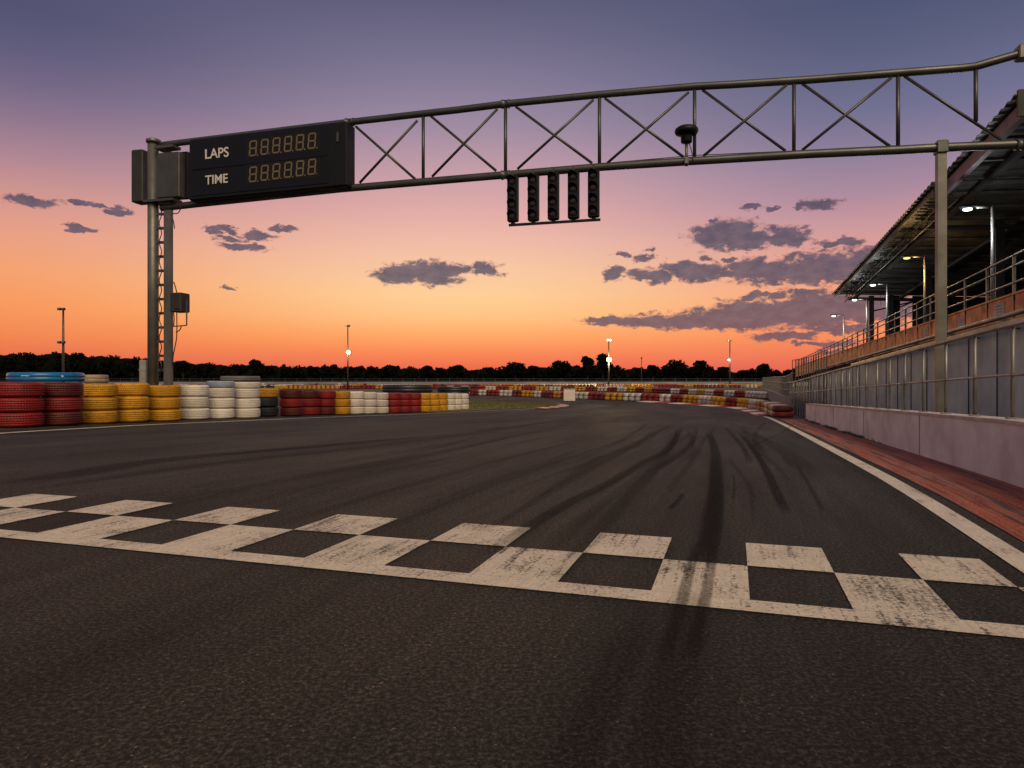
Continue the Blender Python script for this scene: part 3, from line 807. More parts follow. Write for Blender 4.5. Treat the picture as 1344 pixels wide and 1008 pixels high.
# lap board
bd = thing('lap_board', Q(350, 255, .32), 'long black lap and time scoreboard fixed to the left end of the gantry', 'scoreboard')
T_ = 0.30
c00, c10, c11, c01 = Q(247, 265.5, T_), Q(446, 246, T_), Q(446, 163.2, T_), Q(247, 187.5, T_)
b00, b10, b11, b01 = Q(247, 265.5, -.02), Q(459, 246, -.02), Q(459, 163.2, -.02), Q(247, 187.5, -.02)
# square the board up: horizontal top and bottom edges at real heights
def board_pt(s, h, t):   # s along gantry from board's left edge, h height, t toward camera
    return BO + GD * s + UP * h + GN * t
BO = Q(247, 265.5, 0); 
W_ = (Q(455, 246, T_) - Q(247, 265.5, T_)).dot(GD)
zb0, zb1 = Q(247, 263.5, T_).z, Q(455, 243.5, T_).z; zt0, zt1 = Q(247, 183, T_).z, Q(455, 157.8, T_).z
BO = Q(247, 263.5, T_) - GN * T_
slope_b = (zb1 - zb0) / W_; Hb = ((zt0 - zb0) + (zt1 - zb1)) / 2
AXX = (GD + UP * slope_b).normalized()
def bp_(s, h, t): return BO + AXX * s + UP * h + GN * t
def face_xy(px, py, t):
    """photo position -> (s, h) on the board's face"""
    q = Q(px, py, t); d = q - (BO + GN * t); s = d.dot(GD) / AXX.dot(GD); return s, d.z - AXX.z * s
mb = MB()
mb.box(bp_(W_ / 2, Hb / 2, 0.10), (W_, 0.38, Hb), (AXX, GN, UP), 0.03); mb.build('cabinet', M['board'], bd)
FT = 0.29
s0, h0 = 0.10, 0.075
for hh0, hh1 in ((0.085, Hb * .47), (Hb * .49, Hb - 0.10)):
    MB().box(bp_(W_ * .455, (hh0 + hh1) / 2, FT + .006), (W_ * .86, 0.014, hh1 - hh0), (AXX, GN, UP), 0.004).build('front_panel', M['board_panel'], bd)
TF = FT + .016
rotm = Matrix((AXX, UP, GN)).transposed().to_4x4()
for txt, (px0, py0), (px1, py1) in (('LAPS', (268.5, 208.6), (299.5, 192.2)), ('TIME', (269.5, 242.2), (299.2, 227.2))):
    s0, h0 = face_xy(px0, py0, TF); s1, _ = face_xy(px1, py1, TF); _, h1 = face_xy(px0, py1 + (3.4 if txt == 'LAPS' else 3.2), TF)
    cu = bpy.data.curves.new('lettering', 'FONT'); cu.body = txt; cu.size = 1; cu.extrude = 0.004; cu.offset = 0.012
    o = bpy.data.objects.new('lettering', cu); COL.objects.link(o)
    bpy.context.view_layer.update()
    wd, ht = o.dimensions.x, o.dimensions.y
    cu.materials.append(M['lettering'])
    loc = bp_(s0, h0, TF) - ORG[bd.name]
    me = bpy.data.meshes.new_from_object(o.evaluated_get(bpy.context.evaluated_depsgraph_get()))
    bpy.data.objects.remove(o); me.materials.clear(); me.materials.append(M['lettering'])
    o = bpy.data.objects.new('lettering', me); COL.objects.link(o); o.parent = bd
    o.matrix_basis = Matrix.Translation(loc) @ rotm @ Matrix.Diagonal(((s1 - s0) / wd, (h1 - h0) / ht, 1, 1))
def digit(s, h, w, hgt, t, dot=True):
    mb = MB(); th = w * .17; sl = .07
    def seg(a, b):
        a = Vector(a); b = Vector(b); d = (b - a).normalized(); n = Vector((-d.y, d.x)); e = th / 2
        pts = [a + d * e * .2, a + d * e + n * e, b - d * e + n * e, b - d * e * .2, b - d * e - n * e, a + d * e - n * e]
        f = []; bk = []
        for q in pts:
            sx = s + q.x + q.y * sl; f.append(bp_(sx, h + q.y, t + .004)); bk.append(bp_(sx, h + q.y, t))
        mb.add(f + bk, [tuple(range(6))] + [((i + 1) % 6, i, 6 + i, 6 + (i + 1) % 6) for i in range(6)])
    x0, x1 = th / 2, w - th / 2; y0, ym, y1 = th / 2, hgt / 2, hgt - th / 2
    for a, b in (((x0, y1), (x1, y1)), ((x0, ym), (x1, ym)), ((x0, y0), (x1, y0)), ((x0, ym), (x0, y1)), ((x1, ym), (x1, y1)), ((x0, y0), (x0, ym)), ((x1, y0), (x1, ym))): seg(a, b)
    if dot: 
        c = bp_(s + w + th * .9, h + th * .4, t + .002); mb.box(c, (th * .9, .004, th * .9), (AXX, GN, UP))
    return mb
D1 = [(326.5, 206.0, 177.0), (341.6, 203.6, 176.8), (357, 201.6, 174.0), (372, 199.9, 178 - 4.6), (387.5, 197.6, 171.0), (403, 196.0, 170.0)]
for r_, (yb, dy) in enumerate(((205.6, 0), (239.6, 0))):
    sA, hA = face_xy(326.5, yb, TF); sB, hB = face_xy(403.5, yb - 9.6, TF)
    w = (face_xy(336.6, yb, TF)[0] - sA); _, ht_ = face_xy(326.5, yb - 20.5, TF); hgt = ht_ - hA
    for i in range(6):
        s = sA + (sB - sA) * i / 5; h = hA + (hB - hA) * i / 5
        digit(s, h, w * 1.0, hgt, TF).build('digit', M['segment'], bd)
    MB().box(bp_((sA + sB) / 2 + w * .6, (hA + hB) / 2 + hgt / 2, FT + .0135), (sB - sA + w * 2.0, 0.004, hgt * 1.24), (AXX, GN, UP)).build('display_window', M['black'], bd)
MB().box(bp_(W_ * .945, Hb * .76, FT + .01), (.05, .03, .20), (AXX, GN, UP), .008).build('latch', M['steel_dark'], bd)

# start lights
lt = thing('start_lights', Q(726, 292, .2), 'row of five black four-lens start lights hung under the gantry', 'traffic lights')
LN_ = Vector((-UD.x, -UD.y, 0)); LX = Vector((UD.y, -UD.x, 0))
for (x0, x1, y0, y1) in ((664, 681.7, 231, 291.4), (691, 708.5, 229, 290.4), (717.4, 734.6, 226.8, 288.8), (744, 760.8, 224.6, 287.4), (770.3, 787.3, 222.8, 285.4)):
    c = Q((x0 + x1) / 2 + .5, (y0 + y1) / 2, .17); Y = c.y
    hgt = (y1 - y0) * Y / F; w = 0.205
    hs = MB().box(c, (w, 0.13, hgt), (LX, LN_, UP), 0.018).build('signal_housing', M['black'], lt)
    for q in range(4):
        lc = c + UP * (hgt * (.375 - .25 * q)) + LN_ * .066
        MB().lathe(lc, [(.074, 0), (.072, .008), (.05, .018), (.02, .022)], 20, LN_).build('lens', M['lens'], hs)
        vz = MB(); rr = .086; n = 18; vs = []
        for k in range(n + 1):
            t = math.radians(-25 + 230 * k / n)
            ln = .035 + .085 * max(0, math.sin(t)) ** .7
            d = LX * math.cos(t) + UP * math.sin(t)
            vs += [lc + d * rr, lc + d * rr + LN_ * ln - UP * .0, lc + d * (rr - .007) + LN_ * ln, lc + d * (rr - .007)]
        fs = []
        for k in range(n):
            for e in range(4): fs.append((4 * k + e, 4 * k + (e + 1) % 4, 4 * k + 4 + (e + 1) % 4, 4 * k + 4 + e))
        vz.add(vs, fs, True).build('visor', M['black'], hs)
    top = c + UP * hgt / 2
    MB().bar(top - UP * .01, Q((x0 + x1) / 2, chord_y(BOT, (x0 + x1) / 2), .17) + UP * .06, .03, .02, LX).build('hanger', M['steel_dark'], lt)
    MB().bar(c - UP * hgt / 2 + UP * .005, c - UP * (hgt / 2 + .06), .07, .05, LX).build('bracket', M['black'], lt)
MB().bar(Q(668, 295.6, .17), Q(788, 288.2, .17), .045, .045, UP).build('mounting_bar', M['black'], lt)

# capped device on the truss
dv = thing('warning_device', Q(901, 217, .1), 'black wide capped device on a short pole on top of the lower truss tube', 'device')
c = Q(901, 171, .1); k = c.y / F
cap = MB(); 
cap.lathe(c, [(2 * k, -6.2 * k), (9 * k, -6.0 * k), (14 * k, -4.6 * k), (15.4 * k, -1.5 * k), (14.6 * k, 1.6 * k), (11 * k, 4.2 * k), (6 * k, 5.8 * k), (1 * k, 6.2 * k)], 28).build('cap', M['black'], dv)
MB().lathe(c, [(6.5 * k, -16.4 * k), (7.3 * k, -15 * k), (7.3 * k, -8 * k), (8.2 * k, -5.5 * k)], 22).build('body', M['black'], dv)
MB().tube([c - UP * 46 * k, c - UP * 16 * k], 2.0 * k, 10).build('pole', M['steel'], dv)
MB().tube(smooth_pts([c + GD * 3 * k - UP * 16 * k, c + GD * 6 * k - UP * 26 * k, c + GD * 9 * k - UP * 40 * k], 4), .7 * k, 6).build('cable', M['cable'], dv)
MB().box(c - UP * 41 * k + GN * .0, (5.5 * k, 13 * k, 9 * k), (GD, GN, UP), .01).build('clamp', M['steel'], dv)

# control box on the column
cb = thing('control_box', Q(236, 412, .05), 'grey metal control box held by a frame on the right side of the column', 'control box')
k = Q(236, 400, .05).y / F
MB().box(Q(236.3, 397.5, .05), (16.5 * k, 18 * k, 25 * k), (GD, GN, UP), .015).build('box', M['box_grey'], cb)
MB().box(Q(239, 397, .05) + GN * 9.4 * k, (8 * k, 1 * k, 19 * k), (GD, GN, UP), .008).build('door', M['box_grey'], cb)
fr = MB(); 
for a, b in (((245, 394), (245, 427)), ((245, 427), (227, 428.5)), ((236, 410), (244.5, 410))): fr.bar(Q(*a, .05), Q(*b, .05), .022, .022)
fr.build('bracket_frame', M['steel_dark'], cb)
for a in ([(228, 410), (228.5, 418), (228, 428)], [(232, 410), (232, 440), (229.5, 456), (227.5, 466), (226.5, 480)], [(238, 428), (236, 433), (231, 436)], [(228, 370), (230, 376), (232, 384)]):
    MB().tube(smooth_pts([Q(*q, .06) for q in a], 5), .012, 6).build('cable', M['cable'], cb)
# squat post beside the column
p = G(189, 537); 
Yp = Q(189, 480).y + .3; x = (189 - CX) / F * Yp; zt = ray(0, 472.5, Yp).z; zg = gz(x, Yp)
o = MB().box(Vector((x, Yp, (zt + zg) / 2)), (.15, .15, zt - zg), None, .015)
o.box(Vector((x, Yp, zg + (zt - zg) * .83)), (.16, .16, .02))
tag(o.build('concrete_post', M['concrete']), 'squat grey concrete post just left of the gantry column', 'post')

# ------------------------------------------------------------------ pit wall and railing
us = [-2.5, 0, 3, 4, 4.8, 5.6, 8, 12, 16, 19.2]
WN = 1.775
def wall_strip(us, n0, n1, z0, z1):
    mb = MB(); vs = []
    for u in us:
        g = UN(u, n0).z
        for n, z in ((n0, z0), (n0, z1), (n1, z1), (n1, z0)):
            q = UN(u, n); vs.append((q.x, q.y, g + z))
    fs = []
    for i in range(len(us) - 1):
        for e in range(4): fs.append((4 * i + e, 4 * i + (e + 1) % 4, 4 * i + 4 + (e + 1) % 4, 4 * i + 4 + e))
    m_ = 4 * (len(us) - 1); fs += [(3, 2, 1, 0), (m_, m_ + 1, m_ + 2, m_ + 3)]
    return mb.add(vs, fs)
pw = wall_strip(us, WN, WN + .22, -.02, .405).build('pit_wall', M['wallpaint']); tag(pw, 'low lilac painted concrete pit wall along the right of the track', 'wall')
wall_strip(us, WN - .012, WN + .235, .407, .432).build('coping', M['walltop'], pw)
for u in (1.6, 4.7, 7.8, 10.9, 14.0, 17.1):
    a = UN(u, WN); MB().box(Vector((a.x, a.y, a.z + .20)), (.006, .010, .40), (ND, UD, UP)).build('joint', M['ink'], pw)
rl = thing('pit_railing', UN(8, WN + .12), 'galvanised two-rail railing on top of the lilac pit wall', 'railing')
RN = WN + .10; WT = .432
def RP(u, z): 
    q = UN(u, RN); return Vector((q.x, q.y, UN(u, WN).z + z))
RU = [-2.4] + [x * 1.0 for x in range(0, 27)]
rtop = lambda u: 1.10
MB().tube([RP(u, rtop(u)) for u in RU], 0.021, 10).build('top_rail', M['rail'], rl)
MB().tube([RP(u, .745) for u in RU], 0.0115, 8).build('mid_rail', M['rail'], rl)
u = 5.69 - 10 * .80
while u < 26:
    z0 = WT if u < 19.2 else -.02
    MB().tube([RP(u, z0), RP(u, rtop(u))], 0.0148, 10).build('post', M['rail'], rl)
    MB().box(RP(u, z0 + .006) , (.07, .07, .012), (ND, UD, UP)).build('foot_plate', M['rail'], rl)
    u += .80

# ------------------------------------------------------------------ grandstand
gs = thing('grandstand', UN(25, 5), 'roofed grandstand with orange balustrade panels on the right', 'grandstand')
def line_n(n, a, b):
    """straight line on plane n through two photo positions -> f(u) = 3-D point"""
    pa, pb = P(n, *a), P(n, *b); ua, ub = pa.dot(UD), pb.dot(UD); sl = (pb.z - pa.z) / (ub - ua)
    def f(u, dz=0.0, dn=0.0):
        q = UD * u + ND * (n + dn); return Vector((q.x, q.y, pa.z + sl * (u - ua) + dz))
    return f
def u_at(n, px): 
    Y = Ydepth(n, px); X = (px - CX) / F * Y; return UD.x * X + UD.y * Y
def sect(f0, f1, dn, u0, u1, mb):
    """slab between two line functions over u0..u1, dn thick"""
    p = [f0(u0), f0(u1), f0(u1, 0, dn), f0(u0, 0, dn), f1(u0), f1(u1), f1(u1, 0, dn), f1(u0, 0, dn)]
    return mb.hexa(p)
# lower wall of blue-grey panels, n = 4.6
NPW = 4.6
ftop = line_n(NPW, (1344, 424), (1150, 472))
def fbase(u, dz=0, dn=0): 
    q = UN(u, NPW + dn); q.z += -.03 + dz; return q
u = u_at(NPW, 1420); i = 0
while u < 46:
    o = sect(lambda a, b=0, c=0: fbase(a, b, c), ftop, .12 , u, u + 1.588, MB()).build('wall_panel', M['panel'], gs)
    MB().bar(fbase(u + 1.5925, 0, .01), ftop(u + 1.5925, 0, .01), .012, .06, UD).build('panel_seam', M['steel_dark'], gs)
    u += 1.6; i += 1
# orange balustrade, n = 5.0
NB = 5.0
ob, ot = line_n(NB, (1344, 414), (1188, 456)), line_n(NB, (1344, 382.5), (1143, 449))
_ob0 = ob
def ob(u, dz=0, dn=0):
    q = _ob0(u, dz, dn); t = ot(u, dz, dn); q.z = min(q.z, t.z - .22); return q
U0, U1 = u_at(NB, 1400), 62.0
ups = []
u = u_at(NB, 1331) - 1.42 * 3
fr = None
bal = []
while u < U1:
    ups.append(u)
    o = sect(ob, ot, .05, u + .03, u + 1.37, MB()).build('balustrade_panel', M['orange'], gs); bal.append((u, o))
    u += 1.42
sect(lambda a, b=0, c=0: ot(a, .002, -.03 + c), lambda a, b=0, c=0: ot(a, .035, -.03 + c), .11, ups[0], U1, MB()).build('balustrade_cap', M['orange'], gs)
sect(lambda a, b=0, c=0: ob(a, 0, .055 + c), lambda a, b=0, c=0: ot(a, -.005, .055 + c), .05, ups[0], U1, MB()).build('balustrade_back', M['stand_dark'], gs)
for px, w, h_ in ((1266, .44, .24), (1312, .54, .30), (1216, .36, .28)):     # paper notices
    u = u_at(NB, px); host = [o for (uu, o) in bal if uu <= u < uu + 1.42][0]
    uu = [q for q, o in bal if o is host][0]; u = min(max(u, uu + .28), uu + 1.15)
    c = (ob(u) + ot(u)) / 2 - ND * .006
    nt = MB().box(c, (w, .006, h_), (UD, ND, UP)).build('notice', M['notice'], host)
    mk = MB()
    for q in range(4): mk.box(c - ND * .0045 + UP * (h_ * (.3 - .19 * q)) + UD * R.uniform(-.03, .03), (w * R.uniform(.4, .75), .002, .012), (UD, ND, UP))
    mk.build('print_line', M['ink'], gs)
# handrails above
rails = [line_n(NB, (1344, 329.5), (1095, 452)), line_n(NB, (1344, 346), (1143, 428)), line_n(NB, (1344, 367), (1143, 441))]
tops = rails[0]
def zmax(u): return max(ot(u).z + .62, 0)
hr = [ .62, .47, .22]
r0 = line_n(NB, (1344, 331), (1095, 452))
for k, hgt in enumerate((1.0, .72, .28)):
    pts = []
    for u in [ups[0] + i * 2.0 for i in range(int((U1 - ups[0]) / 2) + 1)]:
        a = ot(u); b = r0(u); pts.append(Vector((a.x, a.y, a.z + .03 + (max(b.z, a.z + .5) - a.z) * hgt)))
    MB().tube(pts, .021, 8).build('handrail', M['steel_dark'], gs)
for u in ups:
    a = ot(u); b = r0(u); MB().bar(a - UP * .1, Vector((a.x, a.y, a.z + .04 + max(b.z - a.z, .5))), .045, .045, UD).build('handrail_post', M['steel_dark'], gs)
# service pipes and tray running in front of the balustrade
pf = line_n(4.35, (1344, 408), (1190, 452))
sp = MB(); uu = [u_at(4.35, 1420) + i * 1.5 for i in range(22)]
o = MB().tube([pf(u) for u in uu], .045, 10)
for u in uu[::2]: o.bar(pf(u, -.03), pf(u, -.03, .27), .03, .03, UP)
tag(o.build('service_pipe', M['steel']), 'grey service pipe on short brackets in front of the orange balustrade', 'pipe')
tr = MB(); tf = line_n(4.25, (1344, 414.5), (1190, 457))
sect(lambda a, b=0, c=0: tf(a, -.07, c), lambda a, b=0, c=0: tf(a, 0, c), .05, uu[0], uu[0] + 18, tr)
for i in range(9):
    u = uu[0] + .8 + i * 2.0; tr.bar(tf(u, -.085, .02), tf(u, -.085, .36), .03, .03, UP)
tag(tr.build('cable_tray', M['steel_dark']), 'dark cable tray on brackets just below the grey service pipe', 'cable tray')
# terraces and seats
zt = lambda u: ot(u).z
stp = 5
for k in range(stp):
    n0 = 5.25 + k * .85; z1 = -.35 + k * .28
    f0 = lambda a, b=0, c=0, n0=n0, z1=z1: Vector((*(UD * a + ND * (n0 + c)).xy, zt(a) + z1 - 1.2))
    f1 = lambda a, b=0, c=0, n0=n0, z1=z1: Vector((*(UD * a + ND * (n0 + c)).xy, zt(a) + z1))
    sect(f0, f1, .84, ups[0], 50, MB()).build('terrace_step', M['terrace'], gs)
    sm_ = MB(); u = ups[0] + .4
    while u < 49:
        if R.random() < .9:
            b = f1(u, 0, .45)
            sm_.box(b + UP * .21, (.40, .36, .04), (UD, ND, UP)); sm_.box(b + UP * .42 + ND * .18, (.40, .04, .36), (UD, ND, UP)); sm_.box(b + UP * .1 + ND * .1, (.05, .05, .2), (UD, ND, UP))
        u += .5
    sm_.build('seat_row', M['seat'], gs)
# roof: far sheet and near sheet, corrugated, with beams and columns
NE = 4.3
ea = line_n(NE, (1092, 386), (1222, 241))
UF, UM = u_at(NE, 1092), u_at(NE, 1223); UNr = u_at(4.45, 1331)
def roof_pt(u, n, dz=0): 
    q = UD * u + ND * n; return Vector((q.x, q.y, ea(u).z - .055 * (n - NE) + dz))
def roof(u0, u1, n0, n1, dz, name):
    mb = MB(); vs = []; k = int((u1 - u0) / .075)
    for i in range(k + 1):
        u = u0 + (u1 - u0) * i / k; w = .014 if i % 4 in (0, 1) else -.014
        vs += [roof_pt(u, n0, dz + w), roof_pt(u, n1, dz + w), roof_pt(u, n0, dz + w + .014), roof_pt(u, n1, dz + w + .014)]
    fs = []
    for i in range(k):
        a, b = 4 * i, 4 * i + 4
        fs += [(a, a + 1, b + 1, b), (a + 2, b + 2, b + 3, a + 3), (a, b, b + 2, a + 2), (a + 1, a + 3, b + 3, b + 1)]
    e = 4 * k; fs += [(0, 2, 3, 1), (e, e + 1, e + 3, e + 2)]
    return mb.add(vs, fs).build(name, M['roof_sheet'], gs)
roof(UM, UF, NE, 11.2, 0, 'roof')
roof(UNr, UM + .5, NE + .16, 11.2, .11, 'roof')
# fascia of near sheet, gutter of far sheet
for u0, u1, n, z0, z1, w, m in ((UM + .3, UF, NE + .10, -.13, -.045, .06, 'stand_dark'), (UNr + .05, UM + .4, NE + .30, -.20, .05, .10, 'fascia')):
    f0 = lambda a, b=0, c=0: roof_pt(a, n + c, z0); f1 = lambda a, b=0, c=0: roof_pt(a, n + c, z1)
    sect(f0, f1, w, u0, u1, MB()).build('fascia_board', M[m], gs)
sect(lambda a, b=0, c=0: roof_pt(a, NE + .2 + c * 60, -.24), lambda a, b=0, c=0: roof_pt(a, NE + .2 + c * 60, .20), .11, UNr - .02, UNr + .04, MB()).build('gable_board', M['stand_dark'], gs)
for n in (5.2, 7.0, 8.8, 10.6):           # purlins along the stand
    MB().bar(roof_pt(UNr + .1, n, -.19), roof_pt(UF - .05, n, -.19), .09, .13, UP).build('purlin', M['stand_dark'], gs)
u = UNr + .3
while u < UF:
    MB().bar(roof_pt(u, NE + .35, -.07), roof_pt(u, 11.1, -.07), .055, .08, UP).build('rafter', M['roof_sheet'], gs); u += 1.18
# light lattice behind the eave
mb = MB(); u = UM
mb.tube([roof_pt(UM, NE + .5, -.16), roof_pt(UF - .1, NE + .5, -.16)], .018, 6); mb.tube([roof_pt(UM, NE + .5, -.40), roof_pt(UF - .1, NE + .5, -.40)], .018, 6)
i = 0
while u < UF - .5:
    mb.tube([roof_pt(u, NE + .5, -.16 if i % 2 else -.40), roof_pt(u + .45, NE + .5, -.40 if i % 2 else -.16)], .011, 5); u += .45; i += 1
mb.build('eave_lattice', M['stand_dark'], gs)
NC = 6.6
for px, NC in ((1143.5, 5.87), (1169, 6.6), (1218, 6.6), (1311, 6.6)):
    u = min(u_at(NC, px), UF - .25); a = Vector((*(UD * u + ND * NC).xy, zt(u) - .8)); b = roof_pt(u, NC, -.1)
    MB().bar(a, b, .20, .20, UD).build('roof_column', M['stand_dark'], gs)
    MB().bar(roof_pt(u, NE + .6, -.26), roof_pt(u, 11, -.26), .10, .14, UP).build('roof_beam', M['stand_dark'], gs)
    MB().bar(a.lerp(b, .78), roof_pt(u, 7.6, -.30), .06, .06, UP).build('brace', M['stand_dark'], gs)
f0 = lambda a, b=0, c=0: Vector((*(UD * a + ND * (10.9 + c)).xy, zt(a) - .9)); f1 = lambda a, b=0, c=0: roof_pt(a, 10.9 + c, -.05)
sect(f0, f1, .15, UNr, UF, MB()).build('back_wall', M['stand_dark'], gs)
for n0, n1 in ((6.72, 7.06), (7.55, 10.85)):      # closed parts of the far gable, sky shows between them
    mb = MB(); v = []
    for n, uu_ in ((n0, UF - .12), (n1, UF - .12), (n1, UF - .02), (n0, UF - .02)): v.append(Vector((*(UD * uu_ + ND * n).xy, zt(UF) - .9)))
    for n, uu_ in ((n0, UF - .12), (n1, UF - .12), (n1, UF - .02), (n0, UF - .02)): v.append(roof_pt(uu_, n, -.04))
    mb.hexa(v).build('gable_wall', M['stand_dark'], gs)

# lamp posts along the stand
def lamp_post(px, py, n, m, power, col, label):
    top = P(n, px, py); u = top.dot(UD); base = Vector((top.x, top.y, zt(u) - .9))
    if px < 1120: base.z = gz(top.x, top.y)
    t = thing('lamp_post', base, label, 'lamp post', 'lamp posts along the grandstand')
    MB().tube([base, top], [.045, .034], 10).build('pole', M['rail'], t)
    tip = top - ND * .30 * 1.0
    MB().tube([top - UP * .03, tip - UP * .03], .028, 8).build('arm', M['rail'], t)
    hc = top - ND * .46 - UP * .03
    hd = MB().box(hc + UP * .025, (.30, .15, .05), (ND, UD, UP), .02).build('lamp_head', M['black'], t)
    MB().lathe(hc - UP * .018, [(.04, -.04), (.075, -.03), (.09, -.010), (.09, 0)], 16).build('lens', m, hd)
    if power:
        for kind, e in (('SPOT', power * .5), ('POINT', power * .30)):
            ld = bpy.data.lights.new('lamp_light', kind); ld.energy = e; ld.color = col; ld.shadow_soft_size = .1
            if kind == 'SPOT': ld.spot_size = math.radians(165); ld.spot_blend = .4
            lo = bpy.data.objects.new('lamp_light', ld); COL.objects.link(lo); lo.location = hc - UP * .16
lamp_post(1303, 269, 5.2, M['lamp_cold'], 99, (.9, .96, 1), 'lamp post with bright cold white head, nearest under the stand roof')
lamp_post(1214, 335, 5.2, M['lamp_warm'], 132, (1, .6, .22), 'lamp post with amber orange lit head beside the right gantry post')
lamp_post(1164.5, 371.5, 5.2, M['lamp_cold'], 88, (.9, .96, 1), 'lamp post with white head left of the amber one, under the roof')
lamp_post(1138, 391.5, 5.2, M['lamp_white'], 88, (1, .95, .88), 'short lamp post with white head at the far roof end')
lamp_post(1107.5, 413, 5.2, M['lamp_white'], 88, (1, .86, .65), 'lamp post standing in the open beyond the roof, warm white head')
# small fittings under the roof
for px, py, n in ((1282, 284, 7.2), (1156, 379.5, 6.8)):
    c = P(n, px, py); u = c.dot(UD); t = roof_pt(u, n, -.1)
    o = thing('roof_light', Vector((t.x, t.y, c.z)), 'dim yellow bowl light hanging under the ' + ('near roof beside the cold white lamp' if px > 1200 else 'far end of the roof'), 'ceiling light')
    MB().lathe(c, [(.04, -.03), (.13, -.01), (.14, .02), (.05, .06)], 16).build('bowl', M['lamp_dim'], o)
    MB().tube([c + UP * .05, Vector((c.x, c.y, t.z))], .012, 6).build('rod', M['stand_dark'], o)

# ------------------------------------------------------------------ far fences, walls, masts
def mesh_fence(name, pts, hgt, label, base=0.0, step=1.0, m='rail', post_r=.02, bars=(1.0, .5)):
    t = thing(name, Vector((pts[0].x, pts[0].y, gz(pts[0].x, pts[0].y))), label, 'fence')
    line = []
    for a, b in zip(pts, pts[1:]):
        k = max(1, int((b - a).length / step))
        for i in range(k): line.append(a.lerp(b, i / k))
    line.append(pts[-1])
    line = [Vector((p.x, p.y, gz(p.x, p.y))) for p in line]
    if base:
        mb = MB(); 
        for a, b in zip(line, line[1:]):
            mb.bar(a + UP * base / 2, b + UP * base / 2, base, .15, UP)
        mb.build('concrete_base', M['concrete'], t)
    for f in bars: MB().tube([p + UP * (base + (hgt - base) * f) for p in line], post_r * .8, 6).build('rail', M[m], t)
    for p in line[:90]: MB().tube([p, p + UP * hgt], post_r, 6).build('post', M[m], t)
    return t
mesh_fence('trackside_fence', [ray(1040, 0, 26.5), ray(1028, 0, 34), ray(1013, 0, 46), ray(1001, 0, 62)], 1.55, 'tall railed fence on a concrete base beyond the pit wall end', .62, .8, 'rail', .025, (1, .66, .33))
mesh_fence('barrier_fence', [ray(951, 0, 72), ray(989, 0, 70)], .95, 'pale short railing panel in front of the trees, left of the trackside fence', 0, .42, 'rail', .03, (1, .15))
# scaffold end of stand: dense uprights
mesh_fence('catch_fence', [ray(1040, 0, 25.0), ray(1052, 0, 24.0), ray(1068, 0, 22.2), ray(1085, 0, 20.6)], 1.95, 'tall thin-barred catch fence behind the far end of the pit railing', 0, .36, 'steel', .016, (1, .75, .5, .25))
mb = MB()
yy = 142
fwp = [(-210 + i * 12, yy + 3 * math.sin(i * .4)) for i in range(24)]
for a, b in zip(fwp, fwp[1:]):
    A = Vector((*a, gz(*a) + .43)); B = Vector((*b, gz(*b) + .43)); mb.bar(A, B, .88, .3, UP)
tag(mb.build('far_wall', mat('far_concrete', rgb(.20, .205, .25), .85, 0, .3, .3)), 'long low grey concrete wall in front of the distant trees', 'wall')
ff = MB()
for a, b in zip(fwp, fwp[1:]):
    for q in range(5):
        x = a[0] + (b[0] - a[0]) * q / 5; y = a[1] + (b[1] - a[1]) * q / 5 + 1.2
        ff.tube([(x, y, gz(x, y)), (x, y, gz(x, y) + 1.55)], .05, 5)
    for hh in (1.5, 1.15): ff.tube([(a[0], a[1] + 1.2, gz(*a) + hh), (b[0], b[1] + 1.2, gz(*b) + hh)], .035, 5)
tag(ff.build('far_fence', M['steel_dark']), 'thin dark wire fence on posts just behind the long grey wall', 'fence')

def mast(px, ytop, Y, label, lamps, w=.11):
    x = (px - CX) / F * Y; g = gz(x, Y); zt_ = ray(0, ytop, Y).z
    t = thing('floodlight_mast', Vector((x, Y, g)), label, 'floodlight mast', 'floodlight masts around the circuit')
    MB().tube([(x, Y, g), (x, Y, g + (zt_ - g) * .5), (x, Y, zt_)], [w, w * .8, w * .55], 10).build('pole', M['steel_dark'], t)
    for (yy, side, m, size) in lamps:
        z = ray(0, yy, Y).z; k = Y / F
        MB().bar(Vector((x - 3.2 * k, Y - .1, z)), Vector((x + 3.2 * k, Y - .1, z)), .06, .06, UP).build('crossarm', M['steel_dark'], t)
        for sd in side:
            c = Vector((x + sd * 2.6 * k, Y - .25, z))
            hd = MB().box(c, (size * k * 1.25, .22, size * k * .9), None, .03).build('lamp_head', M['black'], t)
            MB().lathe(c - Vector((0, .10, 0)), [(size * k * .5, 0), (size * k * .46, .05), (size * k * .2, .09)], 16, Vector((0, -1, 0))).build('lens', m, hd)
    return x, Y
mast(83, 405, 60, 'dark unlit floodlight mast at the far left above the blue tyre', [(406, (-1, 1), M['lamp_off'], 3.6), (449.5, (-1, 1), M['lamp_off'], 3.6)], .13)
for px, Y, ys, col, e in ((456.5, 90, (462.5,), (1, .75, .4), 500), (799, 130, (472,), (1, .72, .3), 6000), (958, 130, (472,), (1, .95, .85), 300)):
    for yq in ys:
        ld = bpy.data.lights.new('mast_light', 'POINT'); ld.energy = e; ld.color = col; ld.shadow_soft_size = .3
        lo = bpy.data.objects.new('mast_light', ld); COL.objects.link(lo); q = ray(px, yq, Y); lo.location = (q.x, Y - 1.0, q.z)
mast(456.5, 427, 90, 'slim floodlight mast with one lit lamp, left of the track centre', [(428, (0.6,), M['lamp_off'], 3), (462.5, (0.6,), M['lamp_far'], 5.6)], .12)
mast(799, 445, 130, 'floodlight mast with a strong yellow lamp before the tallest trees', [(446.5, (-.6, .6), M['lamp_white'], 2.6), (472, (0.05,), M['lamp_far'], 5.6)], .17)
